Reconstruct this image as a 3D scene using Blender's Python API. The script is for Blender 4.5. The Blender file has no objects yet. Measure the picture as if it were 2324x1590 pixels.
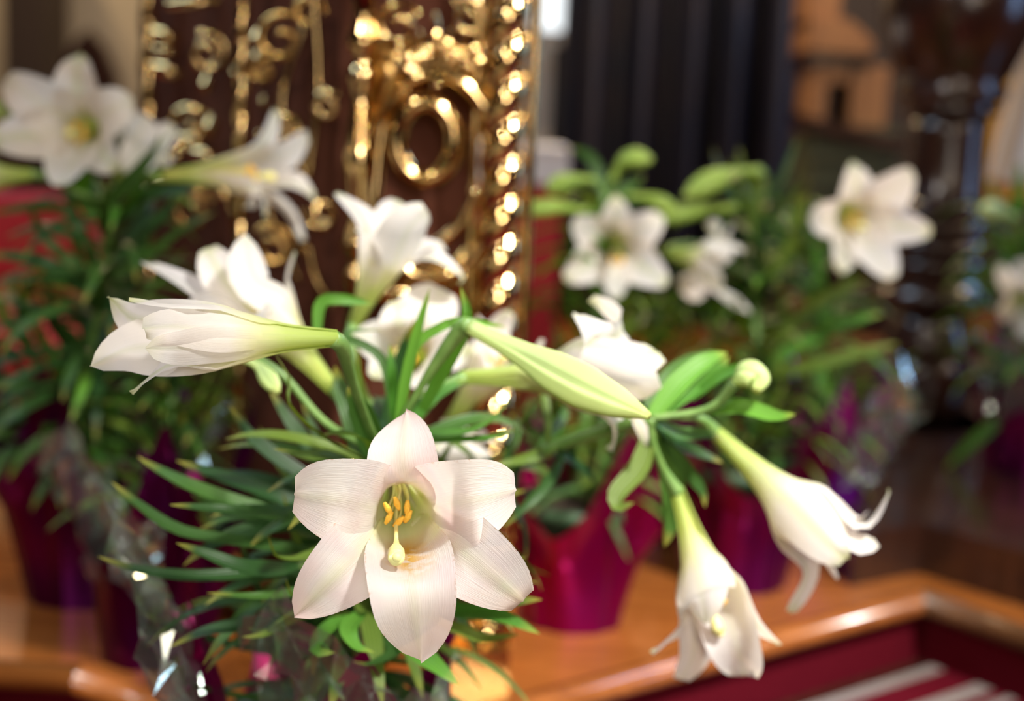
import bpy, math, random
import numpy as np
from mathutils import Vector, Matrix
rng = random.Random(7)
nrg = np.random.default_rng(7)
S = bpy.context.scene
COL = S.collection
PI = math.pi
# ------------------------------------------------------------------ camera
IW, IH, FPX = 2324.0, 1590.0, 3228.0
PLAT = 0.10                                   # top of the wooden platform above the carpet
CAM = np.array([0.0, 0.0, PLAT + 0.58])
PIT, ROL = math.radians(9.0), math.radians(2.5)
FWD = np.array([0, math.cos(PIT), -math.sin(PIT)])
U0 = np.array([0, math.sin(PIT), math.cos(PIT)]); R0 = np.array([1.0, 0, 0])
RIGHT = R0 * math.cos(ROL) + U0 * math.sin(ROL)
UP = -R0 * math.sin(ROL) + U0 * math.cos(ROL)
cd = bpy.data.cameras.new('camera'); cam = bpy.data.objects.new('camera', cd); COL.objects.link(cam)
cam.matrix_world = Matrix(((RIGHT[0], UP[0], -FWD[0], CAM[0]), (RIGHT[1], UP[1], -FWD[1], CAM[1]),
                           (RIGHT[2], UP[2], -FWD[2], CAM[2]), (0, 0, 0, 1)))
cd.sensor_width = 36.0; cd.lens = 50.0; cd.clip_start = 0.02
cd.dof.use_dof = True; cd.dof.focus_distance = 0.80; cd.dof.aperture_fstop = 3.1
S.camera = cam
# ------------------------------------------------------------------ world, exposure
w = bpy.data.worlds.new('world'); S.world = w; w.use_nodes = True
w.node_tree.nodes['Background'].inputs[0].default_value = (0.055, 0.045, 0.038, 1)
w.node_tree.nodes['Background'].inputs[1].default_value = 0.22
S.view_settings.view_transform = 'Standard'; S.view_settings.look = 'None'
S.view_settings.gamma = 1; S.view_settings.use_curve_mapping = False
S.view_settings.exposure = 0.0
S.cycles.use_denoising = True
S.cycles.max_bounces = 7
S.cycles.sample_clamp_indirect = 6.0

def area(name, loc, target, size, power, color, sy=None):
    l = bpy.data.lights.new(name, 'AREA'); l.size = size; l.energy = power; l.color = color
    if sy: l.shape = 'RECTANGLE'; l.size_y = sy
    o = bpy.data.objects.new(name, l); COL.objects.link(o); o.location = loc
    o.rotation_euler = (Vector(target) - Vector(loc)).to_track_quat('-Z', 'Y').to_euler()
    return o
def lamp(name, loc, power, color, r=0.03):
    l = bpy.data.lights.new(name, 'POINT'); l.energy = power; l.color = color; l.shadow_soft_size = r
    o = bpy.data.objects.new(name, l); COL.objects.link(o); o.location = loc
    return o
# chancel lamp overhead, nave windows behind the viewer, cool window high on the far left
def spot(name, loc, target, power, color, cone, r):
    l = bpy.data.lights.new(name, 'SPOT'); l.energy = power; l.color = color; l.spot_size = math.radians(cone); l.spot_blend = 1.0; l.shadow_soft_size = r
    o = bpy.data.objects.new(name, l); COL.objects.link(o); o.location = loc
    o.rotation_euler = (Vector(target) - Vector(loc)).to_track_quat('-Z', 'Y').to_euler()
    return o
spot('chancel_spotlight', (1.05, 0.0, 2.35), (0.30, 1.15, 0.45), 640, (1.0, 0.96, 0.90), 39, 0.14)
spot('bloom_fill_spot', (0.30, -2.3, 1.30), (-0.05, 0.90, 0.46), 230, (1.0, 0.93, 0.86), 15, 0.20)  # added spot, brightens the throat of the open bloom
area('nave_window_light', (0.7, -2.6, 1.5), (0.1, 1.2, 0.4), 0.9, 20, (1.0, 0.90, 0.80), 1.8)
area('cool_window_light', (-1.9, 1.9, 2.9), (0.1, 1.3, 0.5), 0.7, 38, (0.60, 0.80, 1.0), 1.4)
area('chancel_window_light', (2.3, 3.3, 2.3), (0.9, 2.3, 0.3), 0.35, 34, (0.32, 0.56, 1.0), 1.6)
area('side_window_light', (2.7, 1.75, 1.25), (0.8, 2.6, 0.6), 0.22, 10, (0.34, 0.58, 1.0), 1.3)
for x, y, z, p in ((-1.1, -1.0, 1.5, 4), (0.55, -1.5, 1.75, 11), (1.5, -0.6, 1.35, 11), (-0.35, -2.4, 2.3, 12), (1.9, 0.9, 1.9, 24), (-0.7, -0.4, 2.3, 3), (0.2, -0.9, 2.6, 4), (0.9, -1.6, 0.9, 4), (-1.6, 0.1, 1.0, 2)):
    lamp('chandelier_lamp', (x, y, z), p, (1.0, 0.76, 0.50), 0.035)
lamp('left_bloom_fill', (-0.85, 0.1, 1.95), 42, (1.0, 0.93, 0.86), 0.06)  # added fill to brighten the left bloom
for x, y, z, p in ((-2.3, 5.3, 2.5, 85), (0.30, 3.8, 2.2, 100), (0.95, 3.42, 1.75, 34), (1.75, 2.35, 1.7, 24)):
    lamp('background_fill', (x, y, z), p, (1.0, 0.72, 0.42), 0.06)  # added fills to brighten the cream wall, pier, stall and flag

# ------------------------------------------------------------------ pixel helpers (2324 x 1590 frame)
def ray(px, py):
    return FWD + RIGHT * ((px - IW / 2) / FPX) + UP * ((IH / 2 - py) / FPX)
def P(px, py, z): return CAM + ray(px, py) * z            # at depth z
def F(px, py, h):                                         # on the horizontal plane Z = h
    d = ray(px, py); return CAM + d * ((h - CAM[2]) / d[2])
def V(px, py, Y):                                         # on the vertical plane Y = const
    d = ray(px, py); return CAM + d * (Y / d[1])
# ------------------------------------------------------------------ object helpers
WT = {}
def link(name, data, parent=None, loc=(0, 0, 0)):
    o = bpy.data.objects.new(name, data); COL.objects.link(o)
    loc = np.array(loc, float)
    if parent is not None:
        o.parent = parent; o.location = loc - WT[parent]
    else:
        o.location = loc
    WT[o] = loc
    return o
def tag(o, label=None, cat=None, group=None, kind=None):
    if label: o['label'] = label
    if cat: o['category'] = cat
    if group: o['group'] = group
    if kind: o['kind'] = kind
    return o
def thing(name, loc, label, cat, group=None):
    return tag(link(name, None, None, loc), label, cat, group)
def mesh(name, v, f, mat, parent=None, loc=None, smooth=True, st=None):
    """v in world coordinates; becomes one mesh object whose origin is loc (or its parent's origin)"""
    v = np.asarray(v, float).reshape(-1, 3)
    if loc is None: loc = WT[parent] if parent is not None else np.array([v[:, 0].mean(), v[:, 1].mean(), v[:, 2].min()])
    loc = np.array(loc, float)
    me = bpy.data.meshes.new(name); me.from_pydata((v - loc).tolist(), [], f); me.update()
    if smooth: me.polygons.foreach_set('use_smooth', [True] * len(me.polygons))
    if st is not None:
        a = me.attributes.new('st', 'FLOAT_VECTOR', 'POINT'); a.data.foreach_set('vector', np.asarray(st, np.float32).ravel())
    me.materials.append(mat)
    return link(name, me, parent, loc)
class MB:
    def __init__(s): s.v = []; s.f = []
    def add(s, v, f):
        n = len(s.v); s.v += [tuple(p) for p in v]; s.f += [tuple(i + n for i in q) for q in f]; return s
    def box(s, c, size, rz=0.0):
        c = np.array(c, float); h = np.array(size, float) / 2; ca, sa = math.cos(rz), math.sin(rz); v = []
        for x, y, z in ((-1,-1,-1),(1,-1,-1),(1,1,-1),(-1,1,-1),(-1,-1,1),(1,-1,1),(1,1,1),(-1,1,1)):
            lx, ly = x * h[0], y * h[1]
            v.append((c[0] + lx * ca - ly * sa, c[1] + lx * sa + ly * ca, c[2] + z * h[2]))
        return s.add(v, [(3,2,1,0),(4,5,6,7),(0,1,5,4),(1,2,6,5),(2,3,7,6),(3,0,4,7)])
    def build(s, name, mat, parent=None, loc=None, smooth=False): return mesh(name, s.v, s.f, mat, parent, loc, smooth)
def grid_faces(nr, nc, closed=False):
    f = []
    for i in range(nr - 1):
        for j in range(nc if closed else nc - 1):
            k = (j + 1) % nc
            f.append((i * nc + j, i * nc + k, (i + 1) * nc + k, (i + 1) * nc + j))
    return f
def spline(pts, n):
    """centripetal-ish Catmull-Rom through pts, n samples spaced evenly by arc length"""
    p = np.asarray(pts, float)
    if len(p) == 2: return p[0] + (p[1] - p[0]) * np.linspace(0, 1, n)[:, None]
    q = np.vstack([2 * p[0] - p[1], p, 2 * p[-1] - p[-2]]); out = []
    for i in range(len(p) - 1):
        a, b, c, d = q[i:i + 4]
        t = np.linspace(0, 1, 14, endpoint=False)[:, None]
        out.append(.5 * (2 * b + (c - a) * t + (2 * a - 5 * b + 4 * c - d) * t ** 2 + (3 * b - a - 3 * c + d) * t ** 3))
    out = np.vstack(out + [p[-1:]])
    s = np.r_[0, np.cumsum(np.linalg.norm(np.diff(out, axis=0), axis=1))]
    u = np.linspace(0, s[-1], n)
    return np.stack([np.interp(u, s, out[:, k]) for k in range(out.shape[1])], 1)
def nz(a): return a / (np.linalg.norm(a) + 1e-12)
def frames(c, n0):
    """tangent and parallel-transported normal along c"""
    T = np.gradient(c, axis=0); T /= np.linalg.norm(T, axis=1)[:, None] + 1e-12
    N = np.zeros_like(c); n = n0
    for i in range(len(c)):
        n = nz(n - T[i] * np.dot(n, T[i])); N[i] = n
    return T, N
def tube(pts, rad, n=10, seg=None, cap=True):
    c = spline(pts, seg or max(6, 5 * len(pts))); m = len(c)
    r = np.interp(np.linspace(0, 1, m), np.linspace(0, 1, len(rad)), rad) if hasattr(rad, '__len__') else np.full(m, rad)
    t0 = nz(c[1] - c[0]); n0 = nz(np.cross(t0, [0.3, 0.2, 1.0] if abs(t0[2]) < .9 else [1, 0, 0.1]))
    T, N = frames(c, n0); v = []
    for i in range(m):
        B = np.cross(T[i], N[i])
        for j in range(n):
            a = 2 * PI * j / n; v.append(c[i] + r[i] * (math.cos(a) * N[i] + math.sin(a) * B))
    f = grid_faces(m, n, True)
    if cap: f += [tuple(range(n - 1, -1, -1)), tuple(range((m - 1) * n, m * n))]
    return v, f
def lathe(prof, center, n=32, fold=None):
    """prof: list of (r, Z) world heights"""
    v = []
    for r, z in prof:
        for j in range(n):
            a = 2 * PI * j / n; rr = r * (fold(a, z) if fold else 1)
            v.append((center[0] + rr * math.cos(a), center[1] + rr * math.sin(a), z))
    m = len(prof)
    return v, grid_faces(m, n, True) + [tuple(range(n - 1, -1, -1)), tuple(range((m - 1) * n, m * n))]
# ------------------------------------------------------------------ materials
def mat(name):
    m = bpy.data.materials.new(name); m.use_nodes = True; nt = m.node_tree
    for n in list(nt.nodes): nt.nodes.remove(n)
    return m, nt, nt.nodes.new('ShaderNodeOutputMaterial')
def nd(nt, t, **kw):
    n = nt.nodes.new(t)
    for k, v in kw.items():
        if k.startswith('i_'):
            key = k[2:]; key = int(key) if key.isdigit() else key.replace('_', ' ')
            n.inputs[key].default_value = v
        else: setattr(n, k, v)
    return n
def ramp(nt, fac, stops):
    r = nt.nodes.new('ShaderNodeValToRGB'); e = r.color_ramp.elements
    while len(e) < len(stops): e.new(0.5)
    for k, (p, c) in enumerate(stops): e[k].position = p; e[k].color = (*c, 1)
    nt.links.new(fac, r.inputs[0]); return r.outputs[0]
def mixc(nt, fac, a, b, mode='MIX'):
    m = nt.nodes.new('ShaderNodeMix'); m.data_type = 'RGBA'; m.blend_type = mode
    for sock, val in ((m.inputs[0], fac), (m.inputs[6], a), (m.inputs[7], b)):
        if hasattr(val, 'node'): nt.links.new(val, sock)
        elif isinstance(val, tuple): sock.default_value = (*val, 1)
        else: sock.default_value = val
    return m.outputs[2]
def math_(nt, op, a, b=None, c=None):
    m = nt.nodes.new('ShaderNodeMath'); m.operation = op
    for k, val in enumerate((a, b, c)):
        if val is None: continue
        if hasattr(val, 'node'): nt.links.new(val, m.inputs[k])
        else: m.inputs[k].default_value = val
    return m.outputs[0]
def plain(name, color, rough=.5, metal=0.0, noise=None, bump=0.0, scale=30.0, coat=0.0, spec=.5, stretch=(1, 1, 1), detail=4):
    m, nt, out = mat(name); b = nd(nt, 'ShaderNodeBsdfPrincipled')
    b.inputs['Base Color'].default_value = (*color, 1); b.inputs['Roughness'].default_value = rough
    b.inputs['Metallic'].default_value = metal; b.inputs['Coat Weight'].default_value = coat
    b.inputs['Coat Roughness'].default_value = .15; b.inputs['Specular IOR Level'].default_value = spec
    if noise or bump:
        tc = nd(nt, 'ShaderNodeTexCoord'); mp = nd(nt, 'ShaderNodeMapping'); mp.inputs['Scale'].default_value = stretch
        nt.links.new(tc.outputs['Object'], mp.inputs[0])
        n = nd(nt, 'ShaderNodeTexNoise'); n.inputs['Scale'].default_value = scale; n.inputs['Detail'].default_value = detail
        nt.links.new(mp.outputs[0], n.inputs['Vector'])
        if noise: nt.links.new(ramp(nt, n.outputs[0], [(.3, color), (.7, noise)]), b.inputs['Base Color'])
        if bump:
            bp = nd(nt, 'ShaderNodeBump'); bp.inputs['Strength'].default_value = bump; bp.inputs['Distance'].default_value = .004
            nt.links.new(n.outputs[0], bp.inputs['Height']); nt.links.new(bp.outputs[0], b.inputs['Normal'])
    nt.links.new(b.outputs[0], out.inputs[0]); return m
def petal_mat(name, outer, bounce=0.0, pollen=False, stain=False):
    """st = (t along the tepal, s across, random); creamy green throat, white blade, green rib outside"""
    m, nt, out = mat(name)
    at = nd(nt, 'ShaderNodeAttribute', attribute_name='st'); sp = nd(nt, 'ShaderNodeSeparateXYZ')
    nt.links.new(at.outputs['Vector'], sp.inputs[0]); t, s, r = sp.outputs
    body = ramp(nt, t, [(0, (.50, .66, .12)), (.26, (.66, .78, .26)), (.42, (.86, .88, .58)), (.56, (.92, .905, .885)), (1, (.92, .905, .89))])
    geo = nd(nt, 'ShaderNodeNewGeometry')
    # back (outer) side: greenish rib and base
    rib = math_(nt, 'SUBTRACT', 1.0, math_(nt, 'MULTIPLY', math_(nt, 'ABSOLUTE', s), 2.6 if outer else 4.5)); rib = math_(nt, 'MAXIMUM', rib, 0.0)
    ribw = math_(nt, 'MULTIPLY', rib, .55 if outer else .25)
    body = mixc(nt, ribw, body, (.66, .74, .40))
    tipf = ramp(nt, t, [(.90, (0, 0, 0)), (1.0, (1, 1, 1))])
    body = mixc(nt, math_(nt, 'MULTIPLY', tipf, .75 if outer else .3), body, (.58, .66, .24) if not bounce else (.80, .58, .48))
    if bounce:
        n1 = nd(nt, 'ShaderNodeTexNoise'); n1.inputs['Scale'].default_value = 26
        tc = nd(nt, 'ShaderNodeTexCoord'); nt.links.new(tc.outputs['Object'], n1.inputs['Vector'])
        f = math_(nt, 'MULTIPLY', ramp(nt, n1.outputs[0], [(.42, (0, 0, 0)), (.7, (1, 1, 1))]), bounce)
        body = mixc(nt, f, body, (.86, .70, .74))  # pink bounce light from the foil mixed into the petal colour
    if pollen:
        n2 = nd(nt, 'ShaderNodeTexNoise'); n2.inputs['Scale'].default_value = 130; n2.inputs['Detail'].default_value = 3
        tc = nd(nt, 'ShaderNodeTexCoord'); nt.links.new(tc.outputs['Object'], n2.inputs['Vector'])
        band = ramp(nt, t, [(.38, (0, 0, 0)), (.47, (1, 1, 1)), (.64, (1, 1, 1)), (.76, (0, 0, 0))])
        side = math_(nt, 'MAXIMUM', math_(nt, 'SUBTRACT', 1.0, math_(nt, 'MULTIPLY', math_(nt, 'ABSOLUTE', s), 1.5)), 0.0)
        f = math_(nt, 'MULTIPLY', math_(nt, 'MULTIPLY', band, side), ramp(nt, n2.outputs[0], [(.38, (.25, .25, .25)), (.54, (1, 1, 1))]))
        body = mixc(nt, math_(nt, 'MULTIPLY', f, 1.0), body, (.80, .48, .06))
    # browned edge
    if stain:
        n3 = nd(nt, 'ShaderNodeTexNoise'); n3.inputs['Scale'].default_value = 38
        e = math_(nt, 'MULTIPLY', math_(nt, 'POWER', math_(nt, 'ABSOLUTE', s), 26.0), .6); e = math_(nt, 'MULTIPLY', e, ramp(nt, n3.outputs[0], [(.55, (0, 0, 0)), (.66, (1, 1, 1))]))
        body = mixc(nt, e, body, (.55, .30, .10))
    # veins as fine relief
    wv = math_(nt, 'SINE', math_(nt, 'MULTIPLY', s, 46.0))
    n4 = nd(nt, 'ShaderNodeTexNoise'); n4.inputs['Scale'].default_value = 9
    cv = nd(nt, 'ShaderNodeCombineXYZ'); nt.links.new(math_(nt, 'MULTIPLY', s, 5.0), cv.inputs[1]); nt.links.new(t, cv.inputs[0]); nt.links.new(r, cv.inputs[2])
    nt.links.new(cv.outputs[0], n4.inputs['Vector'])
    hgt = math_(nt, 'ADD', math_(nt, 'MULTIPLY', wv, .05), n4.outputs[0])
    bp = nd(nt, 'ShaderNodeBump'); bp.inputs['Strength'].default_value = .3; bp.inputs['Distance'].default_value = .0012
    nt.links.new(hgt, bp.inputs['Height'])
    b = nd(nt, 'ShaderNodeBsdfPrincipled'); b.inputs['Roughness'].default_value = .45; b.inputs['Specular IOR Level'].default_value = .35
    nt.links.new(body, b.inputs['Base Color']); nt.links.new(bp.outputs[0], b.inputs['Normal'])
    tr = nd(nt, 'ShaderNodeBsdfTranslucent'); nt.links.new(mixc(nt, 1.0, body, (1.0, .94, .86), 'MULTIPLY'), tr.inputs[0])
    mx = nd(nt, 'ShaderNodeMixShader'); mx.inputs[0].default_value = .55
    nt.links.new(b.outputs[0], mx.inputs[1]); nt.links.new(tr.outputs[0], mx.inputs[2]); nt.links.new(mx.outputs[0], out.inputs[0])
    return m
def leaf_mat(name, dark, light, tip=(.35, .30, .04), gloss=.32, transl=.28, freq=17.0, samt=.3):
    m, nt, out = mat(name)
    at = nd(nt, 'ShaderNodeAttribute', attribute_name='st'); sp = nd(nt, 'ShaderNodeSeparateXYZ')
    nt.links.new(at.outputs['Vector'], sp.inputs[0]); t, s, r = sp.outputs
    oi = nd(nt, 'ShaderNodeObjectInfo')
    c = mixc(nt, oi.outputs['Random'], dark, light)
    stripe = math_(nt, 'MULTIPLY', math_(nt, 'SINE', math_(nt, 'MULTIPLY', s, freq)), .5)
    c = mixc(nt, math_(nt, 'MAXIMUM', math_(nt, 'MULTIPLY', stripe, samt), 0.0), c, tuple(min(1, 1.7 * k) for k in light))
    c = mixc(nt, ramp(nt, t, [(.86, (0, 0, 0)), (1, (.8, .8, .8))]), c, tip)
    b = nd(nt, 'ShaderNodeBsdfPrincipled'); b.inputs['Roughness'].default_value = gloss + .1; b.inputs['Specular IOR Level'].default_value = .32
    nt.links.new(c, b.inputs['Base Color'])
    bp = nd(nt, 'ShaderNodeBump'); bp.inputs['Strength'].default_value = .3; bp.inputs['Distance'].default_value = .001
    nt.links.new(stripe, bp.inputs['Height']); nt.links.new(bp.outputs[0], b.inputs['Normal'])
    tr = nd(nt, 'ShaderNodeBsdfTranslucent'); nt.links.new(mixc(nt, 1.0, c, (1.5, 1.4, .5), 'MULTIPLY'), tr.inputs[0])
    mx = nd(nt, 'ShaderNodeMixShader'); mx.inputs[0].default_value = transl
    nt.links.new(b.outputs[0], mx.inputs[1]); nt.links.new(tr.outputs[0], mx.inputs[2]); nt.links.new(mx.outputs[0], out.inputs[0])
    return m
def foil_mat(name, c1, c2):
    m, nt, out = mat(name); tc = nd(nt, 'ShaderNodeTexCoord')
    n = nd(nt, 'ShaderNodeTexNoise'); n.inputs['Scale'].default_value = 9; nt.links.new(tc.outputs['Object'], n.inputs['Vector'])
    c = ramp(nt, n.outputs[0], [(.35, c1), (.65, c2)])
    b = nd(nt, 'ShaderNodeBsdfPrincipled'); b.inputs['Metallic'].default_value = .85; b.inputs['Roughness'].default_value = .30
    nt.links.new(c, b.inputs['Base Color'])
    tr = nd(nt, 'ShaderNodeBsdfTranslucent'); nt.links.new(c, tr.inputs[0])
    mx = nd(nt, 'ShaderNodeMixShader'); mx.inputs[0].default_value = .15
    nt.links.new(b.outputs[0], mx.inputs[1]); nt.links.new(tr.outputs[0], mx.inputs[2]); nt.links.new(mx.outputs[0], out.inputs[0])
    return m
def film_mat(name):
    m, nt, out = mat(name)
    g = nd(nt, 'ShaderNodeBsdfGlossy'); g.inputs['Color'].default_value = (.85, .95, .92, 1); g.inputs['Roughness'].default_value = .10
    d = nd(nt, 'ShaderNodeBsdfDiffuse'); d.inputs['Color'].default_value = (.35, .42, .36, 1)
    tp = nd(nt, 'ShaderNodeBsdfTransparent'); tp.inputs['Color'].default_value = (.93, .96, .94, 1)
    m1 = nd(nt, 'ShaderNodeMixShader'); m1.inputs[0].default_value = .22
    m2 = nd(nt, 'ShaderNodeMixShader'); m2.inputs[0].default_value = .40
    nt.links.new(g.outputs[0], m1.inputs[1]); nt.links.new(d.outputs[0], m1.inputs[2])
    nt.links.new(tp.outputs[0], m2.inputs[1]); nt.links.new(m1.outputs[0], m2.inputs[2]); nt.links.new(m2.outputs[0], out.inputs[0])
    return m
M = {}
M['pet_o'] = petal_mat('petal_outer', True); M['pet_i'] = petal_mat('petal_inner', False)
M['hero_o'] = petal_mat('petal_outer_bounce', True, .7, False, True); M['hero_i'] = petal_mat('petal_inner_bounce', False, .7, True, True)
M['leaf'] = leaf_mat('lily_leaf_dark', (.012, .045, .012), (.055, .135, .022))
M['leaf_l'] = leaf_mat('lily_leaf_bright', (.045, .16, .018), (.12, .30, .035), tip=(.30, .34, .05))
M['leaf_o'] = leaf_mat('lily_leaf_olive', (.055, .105, .015), (.13, .20, .028), tip=(.26, .26, .05))
M['stem'] = plain('lily_stem', (.09, .19, .035), .4, noise=(.16, .28, .07), scale=60)
M['bud'] = leaf_mat('lily_bud', (.40, .52, .20), (.46, .58, .24), tip=(.48, .54, .16), gloss=.4, transl=.2, freq=1.6, samt=1.6)
M['bud_g'] = leaf_mat('lily_bud_green', (.22, .34, .05), (.32, .46, .09), tip=(.36, .46, .1), gloss=.4, transl=.2, freq=1.6, samt=.6)
M['anther'] = plain('pollen_anther', (.72, .36, .02), .8, noise=(.85, .52, .06), scale=400, bump=.4)
M['pistil'] = plain('pistil_green', (.72, .74, .32), .5, noise=(.80, .66, .22), scale=120)
M['foil'] = foil_mat('magenta_foil', (.36, .002, .085), (.26, .002, .12))
M['foil_p'] = foil_mat('purple_foil', (.20, .002, .070), (.13, .002, .11))
M['foil_b'] = foil_mat('bright_purple_foil', (.40, .003, .28), (.25, .01, .40))
M['foil_d'] = foil_mat('dark_wine_foil', (.13, .001, .05), (.08, .001, .075))
M['film'] = film_mat('clear_crinkled_film')
M['pot'] = plain('green_plastic_pot', (.03, .07, .03), .45, noise=(.04, .09, .04))
M['soil'] = plain('potting_soil', (.03, .02, .012), .95, noise=(.06, .04, .025), bump=1.0, scale=120)
M['brass'] = plain('polished_brass', (.72, .49, .20), .09, 1.0, noise=(.82, .60, .30), scale=14)
M['brass_d'] = plain('aged_brass', (.62, .36, .10), .24, 1.0, noise=(.74, .48, .18), scale=22)
M['lining'] = plain('brown_wood_lining', (.075, .024, .013), .75, noise=(.095, .032, .018), scale=6, stretch=(6, 6, .6), spec=.12)
M['wood'] = plain('varnished_oak', (.24, .070, .013), .26, noise=(.38, .125, .026), scale=7, stretch=(1.2, 9, 9), coat=.5)
M['wood_d'] = plain('dark_walnut', (.022, .009, .006), .24, noise=(.05, .018, .010), scale=9, stretch=(4, 4, .6), coat=.6)
M['wood_m'] = plain('honey_oak', (.26, .11, .035), .5, noise=(.34, .15, .05), scale=6, stretch=(5, 5, .8))
M['wood_shaded'] = plain('shaded_oak', (.085, .034, .010), .4, noise=(.12, .05, .016), scale=7, stretch=(1.2, 9, 9))  # oak darkened to paint the newel's shadow on one nosing
M['carpet'] = plain('red_carpet', (.085, .004, .010), .95, noise=(.115, .006, .014), scale=220, bump=.8, spec=.03)
M['lit_patch'] = plain('painted_light_patch', (.20, .17, .16), .95, noise=(.26, .22, .20), scale=200, bump=.6)  # pale grey stands in for patches of light on the floor
M['plaster'] = plain('cream_plaster', (.46, .40, .29), .85, noise=(.52, .46, .35), scale=3, bump=.1)
M['plaster_d'] = plain('dark_brown_panelling', (.030, .018, .012), .6, noise=(.045, .026, .016), scale=4, stretch=(5, 5, .5))  # plain dark brown panelling colour
M['velvet'] = plain('navy_satin', (.010, .012, .026), .42, noise=(.020, .016, .024), scale=5)
M['red'] = plain('red_damask', (.42, .012, .018), .7, noise=(.50, .02, .03), scale=40)
M['linen'] = plain('white_linen', (.74, .73, .76), .8, noise=(.80, .79, .80), scale=60, bump=.1)
M['gold'] = plain('gold_satin', (.55, .27, .03), .5, noise=(.65, .36, .06), scale=30)
M['olive'] = plain('olive_painted_wood', (.055, .060, .022), .55, noise=(.075, .078, .032), scale=8)
M['cream'] = plain('pale_stone', (.62, .56, .46), .8, noise=(.68, .62, .52), scale=8)
m, nt, out = mat('daylight_pane'); e = nd(nt, 'ShaderNodeEmission'); e.inputs[0].default_value = (.93, .98, 1, 1); e.inputs[1].default_value = 1.6
nt.links.new(e.outputs[0], out.inputs[0]); M['daylight'] = m

# ------------------------------------------------------------------ the setting
K = F(760, 1690, PLAT); A = F(1100, 1592, PLAT); Bc = F(2092, 1338, PLAT); L0 = F(190, 1512, PLAT); L1 = F(-420, 1480, PLAT)
Rr = F(2420, 1455, PLAT)
def xy(p): return np.array([p[0], p[1]])
# platform outline (top view); the back runs under the altar and curtain
poly = [xy(L1) + np.array([-.6, .05]), xy(L0), xy(K), xy(A), xy(Bc), xy(Rr), xy(Rr) + np.array([1.2, -.6]), np.array([3.4, 5.5]), np.array([-3.2, 5.5])]
def prism(poly, z0, z1):
    n = len(poly); v = [(p[0], p[1], z0) for p in poly] + [(p[0], p[1], z1) for p in poly]
    return v, [tuple(range(n - 1, -1, -1)), tuple(range(n, 2 * n))] + [(i, (i + 1) % n, (i + 1) % n + n, i + n) for i in range(n)]
fl = MB().box((0, 1.5, -.02), (9, 11, .04)).build('floor', M['carpet']); tag(fl, kind='structure')
v, f = prism(poly, 0, PLAT - .028); riser = mesh('trim_1', v, f, M['carpet'], smooth=False); tag(riser, 'dark red carpeted riser of the chancel platform', kind='structure')
v, f = prism(poly, PLAT - .028, PLAT); top = mesh('floor_platform', v, f, M['wood'], smooth=False); tag(top, 'varnished orange brown wooden platform floor', kind='structure')
def nosing(name, a, b, r=.016, zc=PLAT - .014, mt='wood'):
    d = nz(b - a); nrm = np.array([d[1], -d[0]]); v = []; n = 10
    for p in (a, b):
        for j in range(n):
            an = -PI / 2 + PI * j / (n - 1)
            q = p + nrm * (math.cos(an) * r * 1.4); v.append((q[0], q[1], zc + math.sin(an) * r))
    f = [(j, j + 1, n + j + 1, n + j) for j in range(n - 1)] + [(n - 1, 0, n, 2 * n - 1), tuple(range(n)), tuple(range(2 * n - 1, n - 1, -1))]
    return tag(mesh(name, v, f, M[mt]), 'rounded wooden nosing along the platform edge', kind='structure')
nosing('trim_2', poly[1], poly[2]); nosing('trim_3', poly[2], poly[4]); nosing('trim_4', poly[4], poly[5], mt='wood_shaded'); nosing('trim_5', poly[0], poly[1])
# striped runner on the lower floor along the riser; its bands paint light patches and shadow
dE = nz(poly[4] - poly[2]); nE = np.array([dE[1], -dE[0]])
rn = thing('light_patch_runner', (poly[3][0], poly[3][1] - .2, 0), 'dark red runner with pale grey stripes for patches of light and a painted shadow band lying below the platform edge', 'runner')
def strip(name, o0, o1, m, l0=-.02, l1=1.05):
    v = []
    for l, o in ((l0, o0), (l0, o1), (l1, o1), (l1, o0)): q = poly[3] + dE * l + nE * o; v.append((q[0], q[1], .006))
    v += [(x, y, .0003) for x, y, z in v]
    return mesh(name, v, [(3, 2, 1, 0), (4, 5, 6, 7), (0, 1, 5, 4), (1, 2, 6, 5), (2, 3, 7, 6), (3, 0, 4, 7)], m, rn, smooth=False)
for o0, o1, mk in ((.012, .034, 'shadow_band'), (.034, .055, 'light_patch_stripe'), (.055, .105, 'red_stripe'), (.105, .13, 'light_patch_stripe'), (.13, .15, 'red_stripe'), (.15, .165, 'light_patch_stripe'), (.165, .22, 'red_stripe')):
    strip({'shadow_band': 'painted_shadow_band'}.get(mk, mk), o0, o1, {'shadow_band': M['wood_d'], 'light_patch_stripe': M['lit_patch'], 'red_stripe': M['carpet']}[mk])  # dark band paints the shadow line below the riser
# second step behind the corner post
s2 = [xy(F(2085, 1300, PLAT)), xy(F(2420, 1405, PLAT)), np.array([3.2, 2.0]), np.array([3.2, 4.3]), xy(F(1930, 1215, PLAT)) + np.array([.02, 1.2]), xy(F(1930, 1330, PLAT))]
v, f = prism(s2, PLAT, PLAT + .07); tag(mesh('floor_step', v, f, M['wood_d'], smooth=False), 'dark polished upper step behind the platform', kind='structure')
# walls
tag(MB().box((-2.2, 6.05, 1.8), (3.9, .1, 4.0)).build('wall_back', M['plaster']), 'cream plastered wall', kind='structure')
tag(MB().box((2.75, 5.6, 1.8), (3.6, .1, 4.0)).build('wall_right', M['plaster_d']), 'dark panelled wall', kind='structure')
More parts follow.
